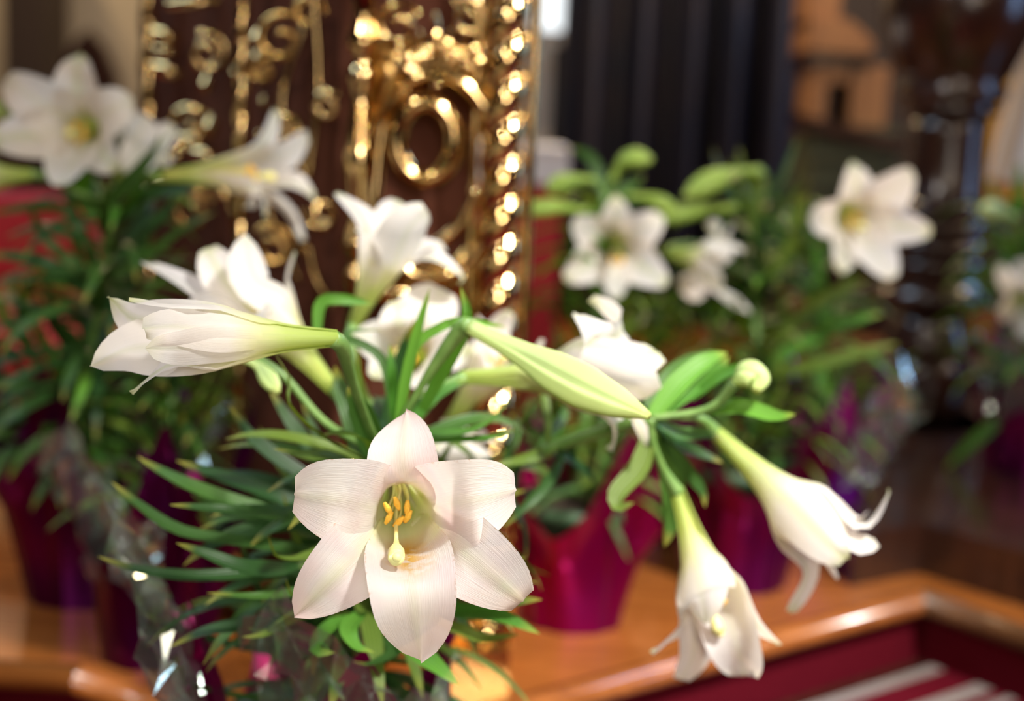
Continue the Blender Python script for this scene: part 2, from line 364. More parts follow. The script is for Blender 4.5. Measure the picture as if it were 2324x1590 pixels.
# window and stone pier seen right of the brass rope column
def quad_slab(name, p, thick, m, parent=None, label=None, kind=None):
    """p: 4 world points (front face, counter-clockwise from lower left); extruded along +Y"""
    p = np.array(p); b = p + np.array([0, thick, 0]); v = list(p) + list(b)
    f = [(0, 1, 2, 3), (7, 6, 5, 4), (0, 4, 5, 1), (1, 5, 6, 2), (2, 6, 7, 3), (3, 7, 4, 0)]
    o = mesh(name, v, f, m, parent, smooth=False)
    return tag(o, label, kind=kind)
def rect(x0, y0, x1, y1, Y):
    """upright rectangle through pixel corners on the plane Y"""
    a = V(x0, y1, Y); c = V(x1, y0, Y); return [(a[0], Y, a[2]), (c[0], Y, a[2]), (c[0], Y, c[2]), (a[0], Y, c[2])]
pier = quad_slab('wall_pier', rect(1130, -260, 1272, 760, 4.6), .35, M['cream'], label='pale stone pier beside the window', kind='structure')
win = quad_slab('window_1', rect(1212, -330, 1300, 70, 4.5), .03, M['daylight'], label='bright daylit window pane', kind='structure')
wf = MB()
r = rect(1212, -330, 1300, 70, 4.5); x0, x1, z0, z1 = r[0][0], r[1][0], r[0][2], r[2][2]
for c, s in ((((x0 + x1) / 2, 4.49, z0 - .02), (x1 - x0 + .08, .06, .04)), ((x1 + .02, 4.49, (z0 + z1) / 2), (.04, .06, z1 - z0)), (((x0 + x1) / 2, 4.49, z1 + .02), (x1 - x0 + .08, .06, .04))):
    wf.box(c, s)
wf.build('window_frame', M['cream'], win)
pil = quad_slab('wall_pilaster', rect(18, -200, 98, 900, 5.6), .3, M['plaster_d'], label='dark wooden pilaster against the cream wall', kind='structure')

# dark pleated curtain
def curtain(name, px0, px1, py0, Y, m, pleats, amp, label, cat, zbot):
    a = V(px0, py0, Y); b = V(px1, py0, Y); n = pleats * 10; rows = 8; v = []
    for i in range(rows):
        z = a[2] + (zbot - a[2]) * i / (rows - 1); k = 1 + .15 * i / rows
        for j in range(n + 1):
            u = j / n; ph = u * pleats * 2 * PI + .35 * math.sin(u * 9)
            v.append((a[0] + (b[0] - a[0]) * u, Y + amp * k * (math.sin(ph) + .25 * math.sin(2.1 * ph + 1)), z))
    o = mesh(name, v, grid_faces(rows, n + 1), m); sm = o.modifiers.new('thickness', 'SOLIDIFY'); sm.thickness = .004
    return tag(o, label, cat)
curtain('curtain', 1292, 1836, -260, 4.25, M['velvet'], 5, .085, 'dark navy pleated curtain hanging between the pale pier and the oak stall', 'curtain', PLAT + .002)

# altar with white linen top and red frontal
al = thing('altar_table', (V(1150, 500, 2.9)[0], 2.9, PLAT), 'altar table with red frontal and white linen top behind the brass lectern', 'altar')
tz = V(1230, 345, 2.75)[2]; xr = V(1281, 345, 2.75)[0]; xl = xr - .46
MB().box(((xl + xr) / 2, 3.05, (tz - .03 + PLAT) / 2), (xr - xl - .04, .5, tz - .03 - PLAT)).build('body', M['wood_d'], al)
MB().box(((xl + xr) / 2, 3.05, tz - .014), (xr - xl + .01, .58, .028)).build('tabletop', M['wood_d'], al)
v = []
n = 60
for i, z in enumerate(np.linspace(tz - .005, PLAT + .03, 6)):
    for j in range(n + 1):
        u = j / n; v.append((xl + (xr - xl) * u, 2.752 + .006 * math.sin(u * 38) * (i / 5), z))
mesh('frontal', v, grid_faces(6, n + 1), M['red'], al)
MB().box(((xl + xr) / 2, 3.03, tz + .004), (xr - xl + .02, .60, .008)).box(((xl + xr) / 2, 2.736, tz - .026), (xr - xl + .02, .006, .066)).build('linen_cloth', M['linen'], al)

# red upholstered chair at the left, tall dark chair before the cream wall
def padded(name, c, size, m, parent, bev=.03):
    mb = MB().box(c, size); o = mb.build(name, m, parent)
    b = o.modifiers.new('soft', 'BEVEL'); b.width = bev; b.segments = 4
    return o
cc = V(85, 520, 2.35)
rc = thing('upholstered_chair', (cc[0], 2.4, PLAT), 'red upholstered chair beside the brass lectern behind a purple-foil lily', 'chair')
padded('backrest', (cc[0], 2.36, cc[2] - .015), (.20, .05, .155), M['red'], rc)
padded('seat', (cc[0], 2.20, PLAT + .20), (.36, .36, .08), M['red'], rc, .02)
for dz in (.10, -.16): MB().box((cc[0], 2.40, cc[2] + dz), (.30, .03, .05)).build('back_rail', M['wood_d'], rc)
for sx in (-1, 1):
    MB().box((cc[0] + sx * .145, 2.40, (PLAT + cc[2] + .13) / 2), (.035, .035, cc[2] + .13 - PLAT)).build('leg', M['wood_d'], rc)
    MB().box((cc[0] + sx * .145, 2.04, PLAT + .08), (.035, .035, .16)).build('leg', M['wood_d'], rc)
tcx = V(200, 150, 5.0)[0]; tzt = V(200, 62, 5.0)[2]
tch = thing('high_backed_chair', (tcx, 5.0, PLAT), 'tall dark pointed-back chair before the cream wall', 'chair')
hw = .10
v, f = [], []
prof = [(-hw, PLAT + .45), (hw, PLAT + .45), (hw, tzt - .16), (hw * .55, tzt - .06), (0, tzt), (-hw * .55, tzt - .06), (-hw, tzt - .16)]
n = len(prof)
v = [(tcx + a, 5.0, b) for a, b in prof] + [(tcx + a, 5.05, b) for a, b in prof]
mesh('backrest', v, [tuple(range(n)), tuple(range(2 * n - 1, n - 1, -1))] + [(i, i + n, (i + 1) % n + n, (i + 1) % n) for i in range(n)], M['wood_d'], tch, smooth=False)
MB().box((tcx, 4.82, PLAT + .44), (.24, .40, .05)).build('seat', M['wood_d'], tch)
for sx in (-1, 1):
    for yy in (4.66, 5.02): MB().box((tcx + sx * .09, yy, PLAT + .21), (.04, .04, .42)).build('leg', M['wood_d'], tch)

# carved prayer desk lit by warm light (right background)
dY = 3.7
dk = thing('carved_oak_desk', (V(1920, 300, dY)[0], dY, PLAT + .07), 'honey oak carved stall with arched niche and olive ledge behind the curtain edge', 'stall')
def pr(x0, y0, x1, y1, th, m, name, Y=dY): return quad_slab(name, rect(x0, y0, x1, y1, Y), th, m, dk)
pr(1835, -220, 1925, 60, .2, M['wood_m'], 'upright')
# moulded cornice: stacked, widening downwards
cz = []
xL = V(1835, 60, dY)[0]
prof = [(1925, 45), (1945, 62), (1965, 80), (1978, 95), (1980, 112), (1972, 122)]
v = []; f = []
for (pxr, py) in prof:
    q = V(pxr, py, dY); v += [(xL, dY - .02, q[2]), (q[0], dY - .02 , q[2]), (q[0], dY + .2, q[2]), (xL, dY + .2, q[2])]
for i in range(len(prof) - 1):
    for j in range(4): f.append((4 * i + j, 4 * i + (j + 1) % 4, 4 * i + 4 + (j + 1) % 4, 4 * i + 4 + j))
f += [(3, 2, 1, 0), (4 * len(prof) - 4, 4 * len(prof) - 3, 4 * len(prof) - 2, 4 * len(prof) - 1)]
mesh('cornice', v, f, M['wood_m'], dk, smooth=False)
pr(1835, 126, 1980, 150, .26, M['wood_d'], 'dark_moulding')  # dark walnut strip under the cornice
# niche panel with arched opening: two jambs, lintel with arch, dark back
pr(1835, 150, 1880, 300, .18, M['wood_m'], 'jamb'); pr(1926, 150, 2020, 305, .18, M['wood_m'], 'jamb')
pr(1880, 150, 1926, 186, .18, M['wood_m'], 'lintel'); pr(1878, 180, 1928, 300, .02, M['wood_d'], 'niche_back', dY + .14)
# sloping ledge and olive front
a = V(1830, 268, dY - .02); b = V(2040, 312, dY - .02)
v = [(a[0], dY - .10, a[2]), (b[0], dY - .10, b[2]), (b[0], dY + .2, b[2] + .02), (a[0], dY + .2, a[2] + .02)]
v += [(x, y, z - .035) for x, y, z in v]
mesh('ledge', v, [(0, 1, 2, 3), (7, 6, 5, 4), (0, 4, 5, 1), (1, 5, 6, 2), (2, 6, 7, 3), (3, 7, 4, 0)], M['wood_d'], dk, smooth=False)
q = rect(1830, 290, 2045, 560, dY - .06); q = [(x, y, max(z, PLAT + .07)) for x, y, z in q]
quad_slab('front_panel', q, .25, M['olive'], dk)
for k, yy in enumerate((345, 410, 470)):
    quad_slab('rail', rect(1830, yy, 2045, yy + 16, dY - .075), .02, M['olive'], dk)
q = rect(1830, 480, 2045, 1190, dY); q = [(x, y, max(z, PLAT + .07)) for x, y, z in q]
quad_slab('base', q, .25, M['wood_d'], dk)

# dark turned newel post
pY = 2.62
pc = V(2132, 520, pY)
def pz(py): return V(2132, py, pY)[2]
pxm = pY / FPX * 1.01
np_ = thing('turned_newel_post', (pc[0], pY, PLAT + .07), 'dark turned wooden newel post with stacked rings on the upper step', 'post')
def seg(name, prof, n=40):
    v, f = lathe([(r * pxm, pz(y)) for r, y in prof], (pc[0], pY), n); return mesh(name, v, f, M['wood_d'], np_)
seg('capital', [(60, 262), (104, 256), (108, 244), (98, 232), (118, 222), (122, 205), (110, 190), (128, 160), (165, 60), (185, -120)])
seg('shaft', [(98, 455), (90, 440), (86, 380), (84, 300), (86, 262)])
for y0 in (470, 512, 556, 600):
    seg('ring', [(88, y0 + 20), (104, y0 + 15), (110, y0), (104, y0 - 13), (88, y0 - 18)])
seg('collar', [(95, 700), (118, 694), (134, 678), (132, 660), (112, 642), (92, 618)])
seg('vase', [(96, 802), (104, 790), (104, 770), (86, 740), (88, 700)])
seg('bulb', [(70, 962), (92, 930), (104, 880), (104, 840), (94, 802)])
seg('base_ring', [(112, 1012), (120, 1000), (122, 985), (112, 972), (80, 960)])
zb = PLAT + .07
MB().box((pc[0], pY, (pz(1010) + zb) / 2), (.23, .23, pz(1010) - zb)).build('plinth', M['wood_d'], np_)
# curved bracket sweeping from the post down to the right
arm = [V(2205, 760, pY - .05), V(2228, 830, pY - .08), V(2252, 910, pY - .12), V(2292, 985, pY - .16), V(2350, 1055, pY - .18), V(2460, 1150, pY - .2)]
v, f = tube(arm, [.018, .016, .015, .016, .018, .02], 12); mesh('scrolled_arm', v, f, M['wood_d'], np_)
# white and gold flag at the right edge
fY = 3.1
fg = thing('flag', (V(2330, 300, fY)[0], fY, PLAT + .07), 'white flag with gold edging draped on a wooden staff behind the newel post', 'flag')
v, f = tube([(V(2352, 300, fY)[0], fY + .03, PLAT + .07), V(2352, -200, fY + .03)], .016, 12); mesh('staff', v, f, M['wood_m'], fg)
def cloth(name, rows, m):
    """rows: list of (left px, right px, py)"""
    v = []; n = 24; R = []
    for lx, rx, py in rows: R.append((lx, rx, py))
    yy = np.linspace(0, len(R) - 1, 14)
    for u in yy:
        lx = np.interp(u, range(len(R)), [k[0] for k in R]); rx = np.interp(u, range(len(R)), [k[1] for k in R]); py = np.interp(u, range(len(R)), [k[2] for k in R])
        for j in range(n + 1):
            s = j / n; q = V(lx + (rx - lx) * s, py - 60 * s * (1 if False else 0), fY - .02)
            v.append((q[0], fY - .02 + .02 * math.sin(s * 7 + u * .3), q[2]))
    o = mesh(name, v, grid_faces(14, n + 1), m, fg); sm = o.modifiers.new('thickness', 'SOLIDIFY'); sm.thickness = .002
    return o
cloth('white_field', [(2322, 2400, 60), (2300, 2400, 180), (2265, 2400, 300), (2240, 2400, 395), (2240, 2395, 415)], M['linen'])
cloth('gold_edge', [(2300, 2326, 60), (2268, 2306, 180), (2232, 2272, 300), (2212, 2248, 395), (2210, 2246, 430)], M['gold'])
cloth('gold_hem', [(2244, 2398, 405), (2225, 2398, 440), (2215, 2398, 455)], M['gold'])

# ------------------------------------------------------------------ brass openwork lectern
yA, yB, yC, yD = 1.46, 1.46, 1.60, 1.86       # rope column, baluster, inner rod, far rod
base_z = PLAT
bl = thing('brass_lectern', (V(980, 900, 1.7)[0], 1.75, PLAT), 'polished brass openwork lectern with rope column and oval ring', 'lectern')
def vert(px, py, Y):                           # plan position of an upright through the pixel
    q = V(px, py, Y); return np.array([q[0], Y])
ztop = V(1100, -420, yA)[2]; zbot = PLAT + .035
rope = vert(1142, 300, yA)
# twisted rope column
def twist(c, R, z0, z1, pitch, strands, depth, n=28, per=26):
    m = int((z1 - z0) / pitch * per) + 2; v = []
    for i in range(m):
        z = z0 + (z1 - z0) * i / (m - 1)
        for j in range(n):
            a = 2 * PI * j / n; k = abs(math.sin(.5 * strands * (a - 2 * PI * (z - z0) / (pitch * strands))))
            r = R * (1 - depth + depth * k ** .7); v.append((c[0] + r * math.cos(a), c[1] + r * math.sin(a), z))
    return v, grid_faces(m, n, True) + [tuple(range(n - 1, -1, -1)), tuple(range((m - 1) * n, m * n))]
v, f = twist(rope, .0235, zbot, ztop, .0405, 2, .38); mesh('rope_column', v, f, M['brass'], bl)
for off, rr in ((-.0290, .0045), (.0290, .0050)):
    v, f = tube([(rope[0] + off, yA + .004, zbot), (rope[0] + off, yA + .004, ztop)], rr, 12); mesh('fillet_rod', v, f, M['brass'], bl)
# turned, beaded baluster
bal = vert(822, 200, yB); prof = []
z = zbot; k = 0
pat = [(.010, .010), (.0165, .018), (.012, .010), (.010, .03), (.014, .03), (.0175, .035), (.013, .028), (.0095, .02), (.0150, .012), (.0090, .010)]
while z < ztop:
    r_, dz = pat[k % len(pat)]; prof.append((r_, z)); z += dz; k += 1
pp = spline([(r_, 0, zz) for r_, zz in prof], len(prof) * 5)
v, f = lathe([(a_, c_) for a_, b_, c_ in pp], bal, 28); mesh('baluster', v, f, M['brass'], bl)
for (px, Y, R) in ((548, yC, .0088), (336, yD, .0115)):
    c = vert(px, 150, Y); v, f = twist(c, R, zbot, ztop, .040 if Y < 1.7 else .052, 2, .34, 20, 18); mesh('twisted_rod', v, f, M['brass'], bl)
# brown lining behind the openwork, following the facets
r3, r2, r1, r0_ = vert(1142, 300, yA), vert(822, 200, yB), vert(548, 150, yC), vert(336, 150, yD)
def lining(a, b, name='lining', off=.055):
    d = nz(b - a); nrm = np.array([-d[1], d[0]]); a2, b2 = a + nrm * off, b + nrm * off
    v = [(a2[0], a2[1], zbot), (b2[0], b2[1], zbot), (b2[0], b2[1], ztop), (a2[0], a2[1], ztop)]
    v += [(x + nrm[0] * .012, y + nrm[1] * .012, z) for x, y, z in v]
    return mesh(name, v, [(0, 1, 2, 3), (7, 6, 5, 4), (0, 4, 5, 1), (1, 5, 6, 2), (2, 6, 7, 3), (3, 7, 4, 0)], M['lining'], bl, smooth=False)
lining(r2 + np.array([-.03, 0]), r3 + np.array([-.035, 0])); lining(vert(540, 150, 1.70), vert(815, 200, 1.525), off=0); lining(vert(344, 150, 1.95), vert(545, 150, 1.69), off=0)
# top and bottom rails, plinth
for zz, rr in ((zbot + .012, .016), (ztop - .01, .018)):
    v, f = tube([(r0_[0], r0_[1], zz), (r1[0], r1[1], zz), (r2[0], r2[1], zz), (r3[0], r3[1], zz)], rr, 12, 40); mesh('rail', v, f, M['brass_d'], bl)
pl = [r3 + np.array([.03, -.035]), r3 + np.array([.03, .03]), np.array([r3[0] - .2, 2.0]), np.array([r0_[0], 2.05]), r0_ + np.array([-.05, 0]), r1 + np.array([-.03, -.04]), r2 + np.array([-.01, -.045])]
v, f = prism(pl, PLAT - .001, zbot); mesh('plinth', v, f, M['brass_d'], bl, smooth=False)
# ornaments on the front face (plane yB)
def band(name, cx, cy, ax, ay, width, thick, Y, m='brass', a0=0, a1=2 * PI, n=64, wf=None):
    """flat elliptical band with rounded section"""
    c = V(cx, cy, Y); s = Y / FPX * 1.0; v = []; k = 12; closed = abs(a1 - a0 - 2 * PI) < 1e-6
    nn = n if closed else n + 1
    for i in range(nn):
        a = a0 + (a1 - a0) * i / n; ca, sa = math.cos(a), math.sin(a); w_ = width * (wf(i / n) if wf else 1)
        for j in range(k):
            b = 2 * PI * j / k; rx, ry = ax + w_ / 2 * math.cos(b), ay + w_ / 2 * math.cos(b)
            v.append((c[0] + rx * s * ca, Y + thick * math.sin(b), c[2] + ry * s * sa))
    f = []
    for i in range(n):
        i2 = (i + 1) % nn
        for j in range(k): f.append((i * k + j, i * k + (j + 1) % k, i2 * k + (j + 1) % k, i2 * k + j))
    return mesh(name, v, f, M[m], bl)
band('oval_frame', 985, 400, 148, 228, 34, .012, yB, wf=lambda u: 1 + .25 * math.sin(u * 4 * PI))
band('oval_ring', 966, 318, 64, 84, 46, .012, yB - .004)
# pierced plate around the oval, gently embossed
v = []; f = []; nA = 72
for i in range(nA):
    a = 2 * PI * i / nA; ca, sa = math.cos(a), math.sin(a)
    k = 1 / max(abs(ca), abs(sa)); outer = (970 + 128 * min(1, abs(ca) * k) * (1 if ca > 0 else -1) , 385 - 300 * min(1, abs(sa) * k) * (1 if sa > 0 else -1))
    inner = (982 + 122 * ca, 395 - 205 * sa)
    for m_ in range(6):
        u = m_ / 5; q = V(inner[0] + (outer[0] - inner[0]) * u, inner[1] + (outer[1] - inner[1]) * u, yB + .014)
        v.append((q[0], q[1] - .007 * math.sin(u * PI) * (1 + .6 * math.sin(a * 9)), q[2]))
for i in range(nA):
    for m_ in range(5): f.append((i * 6 + m_, i * 6 + m_ + 1, ((i + 1) % nA) * 6 + m_ + 1, ((i + 1) % nA) * 6 + m_))
pp_ = mesh('pierced_plate', v, f, M['brass_d'], bl); sm = pp_.modifiers.new('thickness', 'SOLIDIFY'); sm.thickness = .003
def scroll(name, pts, rad, Y, m='brass', seg=40, flat=1.0):
    q = [V(px, py, Y + dy) for px, py, dy in [(p + (0,))[:3] for p in pts]]
    v, f = tube(q, [r_ * Y / FPX for r_ in rad], 10, seg); return mesh(name, v, f, M[m], bl)
def spiral(name, cx, cy, r0, r1, a0, turns, Y, rad, m='brass'):
    pts = []
    for i in range(26):
        u = i / 25; a = a0 + turns * 2 * PI * u; r_ = r0 + (r1 - r0) * u; pts.append((cx + r_ * math.cos(a), cy - r_ * math.sin(a), .004 * math.sin(u * 5)))
    return scroll(name, pts, rad, Y, m, 60)
# palmette leaves above the ring
for k in range(9):
    a = math.radians(150 - k * 15); ln = 150 + 25 * math.sin(k * 1.9)
    x0, y0 = 990, 190
    pts = [(x0 + ln * u * math.cos(a), y0 - ln * u * math.sin(a) + 10 * u * u, -.012 * math.sin(u * PI)) for u in (0, .3, .6, .85, 1.0)]
    scroll('palmette_leaf', pts, [5, 10, 12, 9, 3], yB + .005)
scroll('palmette_boss', [(985, 205), (992, 190), (998, 175)], [8, 16, 7], yB - .01)
spiral('scroll', 905, 60, 55, 12, .5, 1.4, yB, [6, 10, 9, 6]); spiral('scroll', 1060, 40, 48, 10, 2.4, -1.4, yB, [6, 9, 8, 6])
scroll('stem_scroll', [(835, 560), (850, 440), (862, 330), (880, 250), (930, 200)], [12, 20, 16, 12, 8], yB)
scroll('stem_scroll', [(845, 640), (900, 610), (980, 560), (1040, 510), (1080, 430)], [8, 12, 14, 12, 7], yB)
scroll('stem_scroll', [(1085, 200), (1100, 330), (1095, 480), (1080, 640), (1075, 800)], [6, 9, 8, 7, 7], yB)
spiral('scroll', 1010, 640, 50, 12, .3, 1.3, yB, [7, 10, 9, 6]); spiral('scroll', 900, 700, 46, 12, 2.2, -1.3, yB, [7, 10, 9, 6])
# cabochon drops
for (px, py, rx) in ((1040, 930, 12), (1010, 740, 14)):
    scroll('drop', [(px, py - 30), (px, py), (px, py + 28)], [4, rx * 1.3, 5], yB)
# left facets: scrolls, stacked bars, bosses
def facet(px): return float(np.interp(px, [336, 548, 822], [yD, yC, yB])) + .012
for (cx, cy, r0, r1, a0, tn) in ((430, 300, 62, 14, .2, 1.3), (470, 120, 48, 12, 2.0, -1.4), (640, 90, 60, 12, 1.2, 1.2), (650, 300, 58, 14, -.6, -1.3),
                                 (745, 240, 34, 10, .8, 1.2), (730, 480, 40, 10, 3.0, 1.2), (440, 480, 50, 12, .4, 1.3), (620, 560, 52, 12, 2.5, -1.3), (700, 30, 40, 10, 0, 1.2), (600, 160, 30, 8, 1.0, 1.2)):
    spiral('scroll', cx, cy, r0, r1, a0, tn, facet(cx), [6, 11, 10, 6], 'brass' if cx % 20 else 'brass_d')
for (x0, y0, x1, y1, r_) in ((348, 72, 410, 92, 17), (352, 112, 405, 122, 12), (350, 150, 418, 172, 17), (405, 312, 475, 320, 12), (440, 345, 500, 358, 15), (375, 352, 420, 358, 12), (380, 10, 500, 0, 14), (335, 430, 420, 425, 12)):
    xm = (x0 + x1) / 2; scroll('cross_bar', [(x0, y0), (xm, (y0 + y1) / 2, -.006), (x1, y1)], [r_ * .7, r_, r_ * .7], facet(xm))
for (px, py, r_) in ((585, 85, 16), (585, 130, 13), (535, 165, 12), (470, 190, 17), (560, 190, 15), (480, 285, 20), (600, 230, 12), (690, 560, 16), (705, 500, 13)):
    scroll('boss', [(px, py - r_ * 1.3), (px, py), (px, py + r_ * 1.3)], [3, r_, 3], facet(px) - .01)
for (p0, p1, p2) in (((712, -20), (722, 200), (700, 400)), ((690, 60), (640, 240), (700, 420)), ((590, 300), (600, 450), (680, 640)), ((460, 380), (520, 460), (540, 600)), ((700, 560), (720, 640), (780, 720))):
    scroll('stem_scroll', [p0, p1, p2], [7, 10, 7], facet(p1[0]))
# ------------------------------------------------------------------ lily parts
def wprof(t, blunt):
    """half-width along the tepal blade, 0..1"""
    star = blunt < -.05; pk = .56 if star else .64
    a = np.clip(t / pk, 0, 1); lo = .30 + .70 * (a * a * (3 - 2 * a))
    x = np.clip((t - pk) / (1 - pk), 0, 1); hi = np.clip(1 - x ** (1.9 + 1.1 * blunt), 0, 1) ** (.72 - .2 * blunt)
    if star: hi = np.clip(1 - x ** 1.6, 0, 1) ** .80
    return np.where(t < pk, lo, hi)
def petal(fl, base, ax, L, tip, hw, outer, m, rm=.026, curl=0.0, cup=1.0, blunt=0.0, wave=.0016, bow=0.0, seed=0, nT=30, nS=13, via=None):
    d = tip - base; u = d - ax * np.dot(d, ax)
    mouth = base + ax * L
    u = nz(u)
    sh = .90 if not outer else 1.03
    pts = [base + u * .0050 * sh, base + ax * L * .35 + u * .0085 * sh, base + ax * L * .65 + u * .0150 * sh, base + ax * L * .88 + u * rm * .82 * sh]
    m3 = pts[-1]
    # blade leaves the mouth along the axis and bends to the tip
    if via is None:
        q = m3 + (tip - m3) * .5 + ax * (.010 + bow) + u * .004
        pts += [q]
    else: pts += [np.asarray(v_, float) for v_ in via]
    if curl: pts += [tip + ax * .0 - nz(tip - pts[-1]) * .0, tip - ax * curl * .6 - u * curl * .25 + nz(tip - m3) * curl * .35, ]
    else: pts += [tip]
    c = spline(pts, nT); T, N = frames(c, u)
    t = np.linspace(0, 1, nT); wd = hw * wprof(t, blunt)
    r_ax = np.linalg.norm((c - base) - np.outer((c - base) @ ax, ax), axis=1)
    Rc = np.maximum(r_ax, .004) * 1.0
    flat = np.clip((t - .40) / .40, 0, 1); Rr_ = Rc * (1 - flat) + flat * (.035 / max(cup, .05))
    wd = np.minimum(wd, Rr_ * 1.9)
    wd = np.where(t < .45, np.minimum(np.maximum(wd, Rc * 1.15), np.maximum(wd, .004)), wd)
    cap = Rc * (.80 + 1.6 * np.clip((t - .30) / .18, 0, 1)) + np.where(t > .48, 1.0, 0.0); wd = np.minimum(wd, cap)
    rs = np.random.default_rng(seed); ph = rs.uniform(0, 6.28, 3); v = []; st = []
    for i in range(nT):
        B = np.cross(T[i], N[i]); blade = np.clip((t[i] - .55) / .3, 0, 1)
        for j in range(nS):
            s = -1 + 2 * j / (nS - 1); th = s * wd[i] / Rr_[i]
            off = -Rr_[i] * (1 - math.cos(th)) - .0010 * blade * math.exp(-(s / .12) ** 2)
            off += wave * blade * s * s * math.sin(9 * t[i] + ph[0] + (2.0 if s > 0 else 0)) + wave * .5 * blade * s * math.sin(15 * t[i] + ph[1])
            v.append(c[i] + B * Rr_[i] * math.sin(th) + N[i] * off); st.append((t[i], s, rs.random() * 0 + ph[2]))
    return mesh('petal', v, grid_faces(nT, nS), m, fl, st=st)
FS = [0]
def flower(plant, base, mouth, tips, ped, hero=False, hw_o=.0165, hw_i=.0215, rm=.026, stamens=True, pist=None, label=None, curl=.006, antherz=None):
    """base, mouth: world points; tips: list of dict(p=world, o=bool, ...); ped: pedicel points ending at base"""
    ax = nz(mouth - base); L = np.linalg.norm(mouth - base)
    pv, pf = tube(list(ped) + [base + ax * .004], [.0030, .0030, .0034, .0058], 10)
    fl = mesh('flower', pv, pf, M['stem'], plant, loc=base)
    if label: fl['label'] = label
    for k, tp in enumerate(tips):
        FS[0] += 1; o = tp.get('o', k % 2 == 0)
        mt = M['hero_o' if o else 'hero_i'] if hero else M['pet_o' if o else 'pet_i']
        if hero and not tp.get('pollen'): mt = M['hero_o'] if o else M['hero_n']
        petal(fl, base, ax, L, np.array(tp['p']), tp.get('hw', hw_o if o else hw_i), o, mt, tp.get('rm', rm), tp.get('curl', curl), tp.get('cup', .9), tp.get('blunt', .25 if o else .5), tp.get('wave', .0016), tp.get('bow', 0.0), FS[0], via=tp.get('via'),
              nT=34 if hero else 26, nS=15 if hero else 11)
    if stamens:
        side = nz(np.cross(ax, [0.1, .2, 1])); up = np.cross(side, ax)
        droop = np.array([0, 0, -1.0])
        for k in range(6):
            a = k * PI / 3 + .3; u = side * math.cos(a) + up * math.sin(a)
            e = (base + ax * L * .92 + u * .0085 + droop * .005) if antherz is None else antherz + side * .0065 * math.cos(a) + up * .0055 * math.sin(a)
            fv, ff = tube([base + ax * .01 + u * .002, base + ax * L * .5 + u * .005, e], .0008, 6, 12); mesh('filament', fv, ff, M['pistil'], fl)
            tdir = nz(np.cross(ax, u) * .5 + up * .9 + u * .3)
            av, af = tube([e - tdir * .0042, e - tdir * .001 + ax * .0008, e + tdir * .0042], [.0010, .0021, .0010], 8, 10); mesh('anther', av, af, M['anther'], fl)
        pe = pist if pist is not None else base + ax * L * 1.12 + droop * .006
        fv, ff = tube([base + ax * .01, (base + pe) / 2 + ax * .002, pe - ax * .003, pe, pe + ax * .004], [.0012] * 12 + [.0013, .0020, .0046, .0050, .0022], 10, 60); mesh('pistil', fv, ff, M['pistil'], fl)
    return fl
M['hero_n'] = petal_mat('petal_inner_bounce_clean', False, .7, False, True)
def PX(l, z=None):
    """tips from pixel tuples (px, py, z[, opts])"""
    out = []
    for q in l:
        d = dict(q[3]) if len(q) > 3 else {}
        d['p'] = P(q[0], q[1], q[2])
        if 'via' in d: d['via'] = [P(*k) for k in d['via']]
        out.append(d)
    return out
def bud(plant, pts, r, m='bud', ped=None, label=None, prof=(.42, .40, .55, .85, 1.0, .80, .22)):
    """closed six-ribbed bud along pts (base to tip)"""
    c = spline(pts, 26); n = 36; mm = len(c)
    rr = r * np.interp(np.linspace(0, 1, mm), np.linspace(0, 1, len(prof)), prof)
    t0 = nz(c[1] - c[0]); n0 = nz(np.cross(t0, [.3, .2, 1])); T, N = frames(c, n0); v = []; st = []
    for i in range(mm):
        B = np.cross(T[i], N[i]); u = i / (mm - 1)
        for j in range(n):
            a = 2 * PI * j / n; k = abs(math.sin(1.5 * a)); q = rr[i] * (1 - .22 * (1 - k) ** 3 * min(1, u * 3) + .05 * math.cos(6 * a))
            v.append(c[i] + q * (math.cos(a) * N[i] + math.sin(a) * B)); st.append((u, math.sin(3 * a), 0))
    o = mesh('bud', v, grid_faces(mm, n, True) + [tuple(range(n - 1, -1, -1)), tuple(range((mm - 1) * n, mm * n))], M[m], plant, loc=c[0], st=st)
    if ped is not None:
        pv, pf = tube(list(ped) + [c[0]], [.0028, .0028, r * .45], 9); mesh('pedicel', pv, pf, M['stem'], o)
    if label: o['label'] = label
    return o
def ribbon(c, n0, hw, fold=.35, prof=None, nS=5):
    T, N = frames(c, n0); nT = len(c); t = np.linspace(0, 1, nT)
    wd = hw * (np.interp(t, [0, .08, .35, .7, .92, 1], [.55, .7, 1, .85, .4, .02]) if prof is None else np.interp(t, np.linspace(0, 1, len(prof)), prof))
    v = []; st = []
    for i in range(nT):
        B = np.cross(T[i], N[i])
        for j in range(nS):
            s = -1 + 2 * j / (nS - 1); v.append(c[i] + B * s * wd[i] + N[i] * abs(s) * wd[i] * fold); st.append((t[i], s, 0))
    return v, grid_faces(nT, nS), st
def leafp(plant, pts, hw, m='leaf', up=(0, 0, 1), fold=.3, roll=0.0):
    """one traced leaf through pixel points (px, py, z); turned to show its face by roll"""
    q = [P(*p) for p in pts]; c = spline(q, 18)
    t0 = nz(c[1] - c[0]); n0 = np.array(up, float)
    if roll: n0 = np.array(n0) * math.cos(roll) - FWD * math.sin(roll)
    n0 = nz(n0 - t0 * np.dot(n0, t0)); v, f, st = ribbon(c, n0, hw, fold)
    return mesh('leaf', v, f, M[m], plant, loc=q[0], st=st)
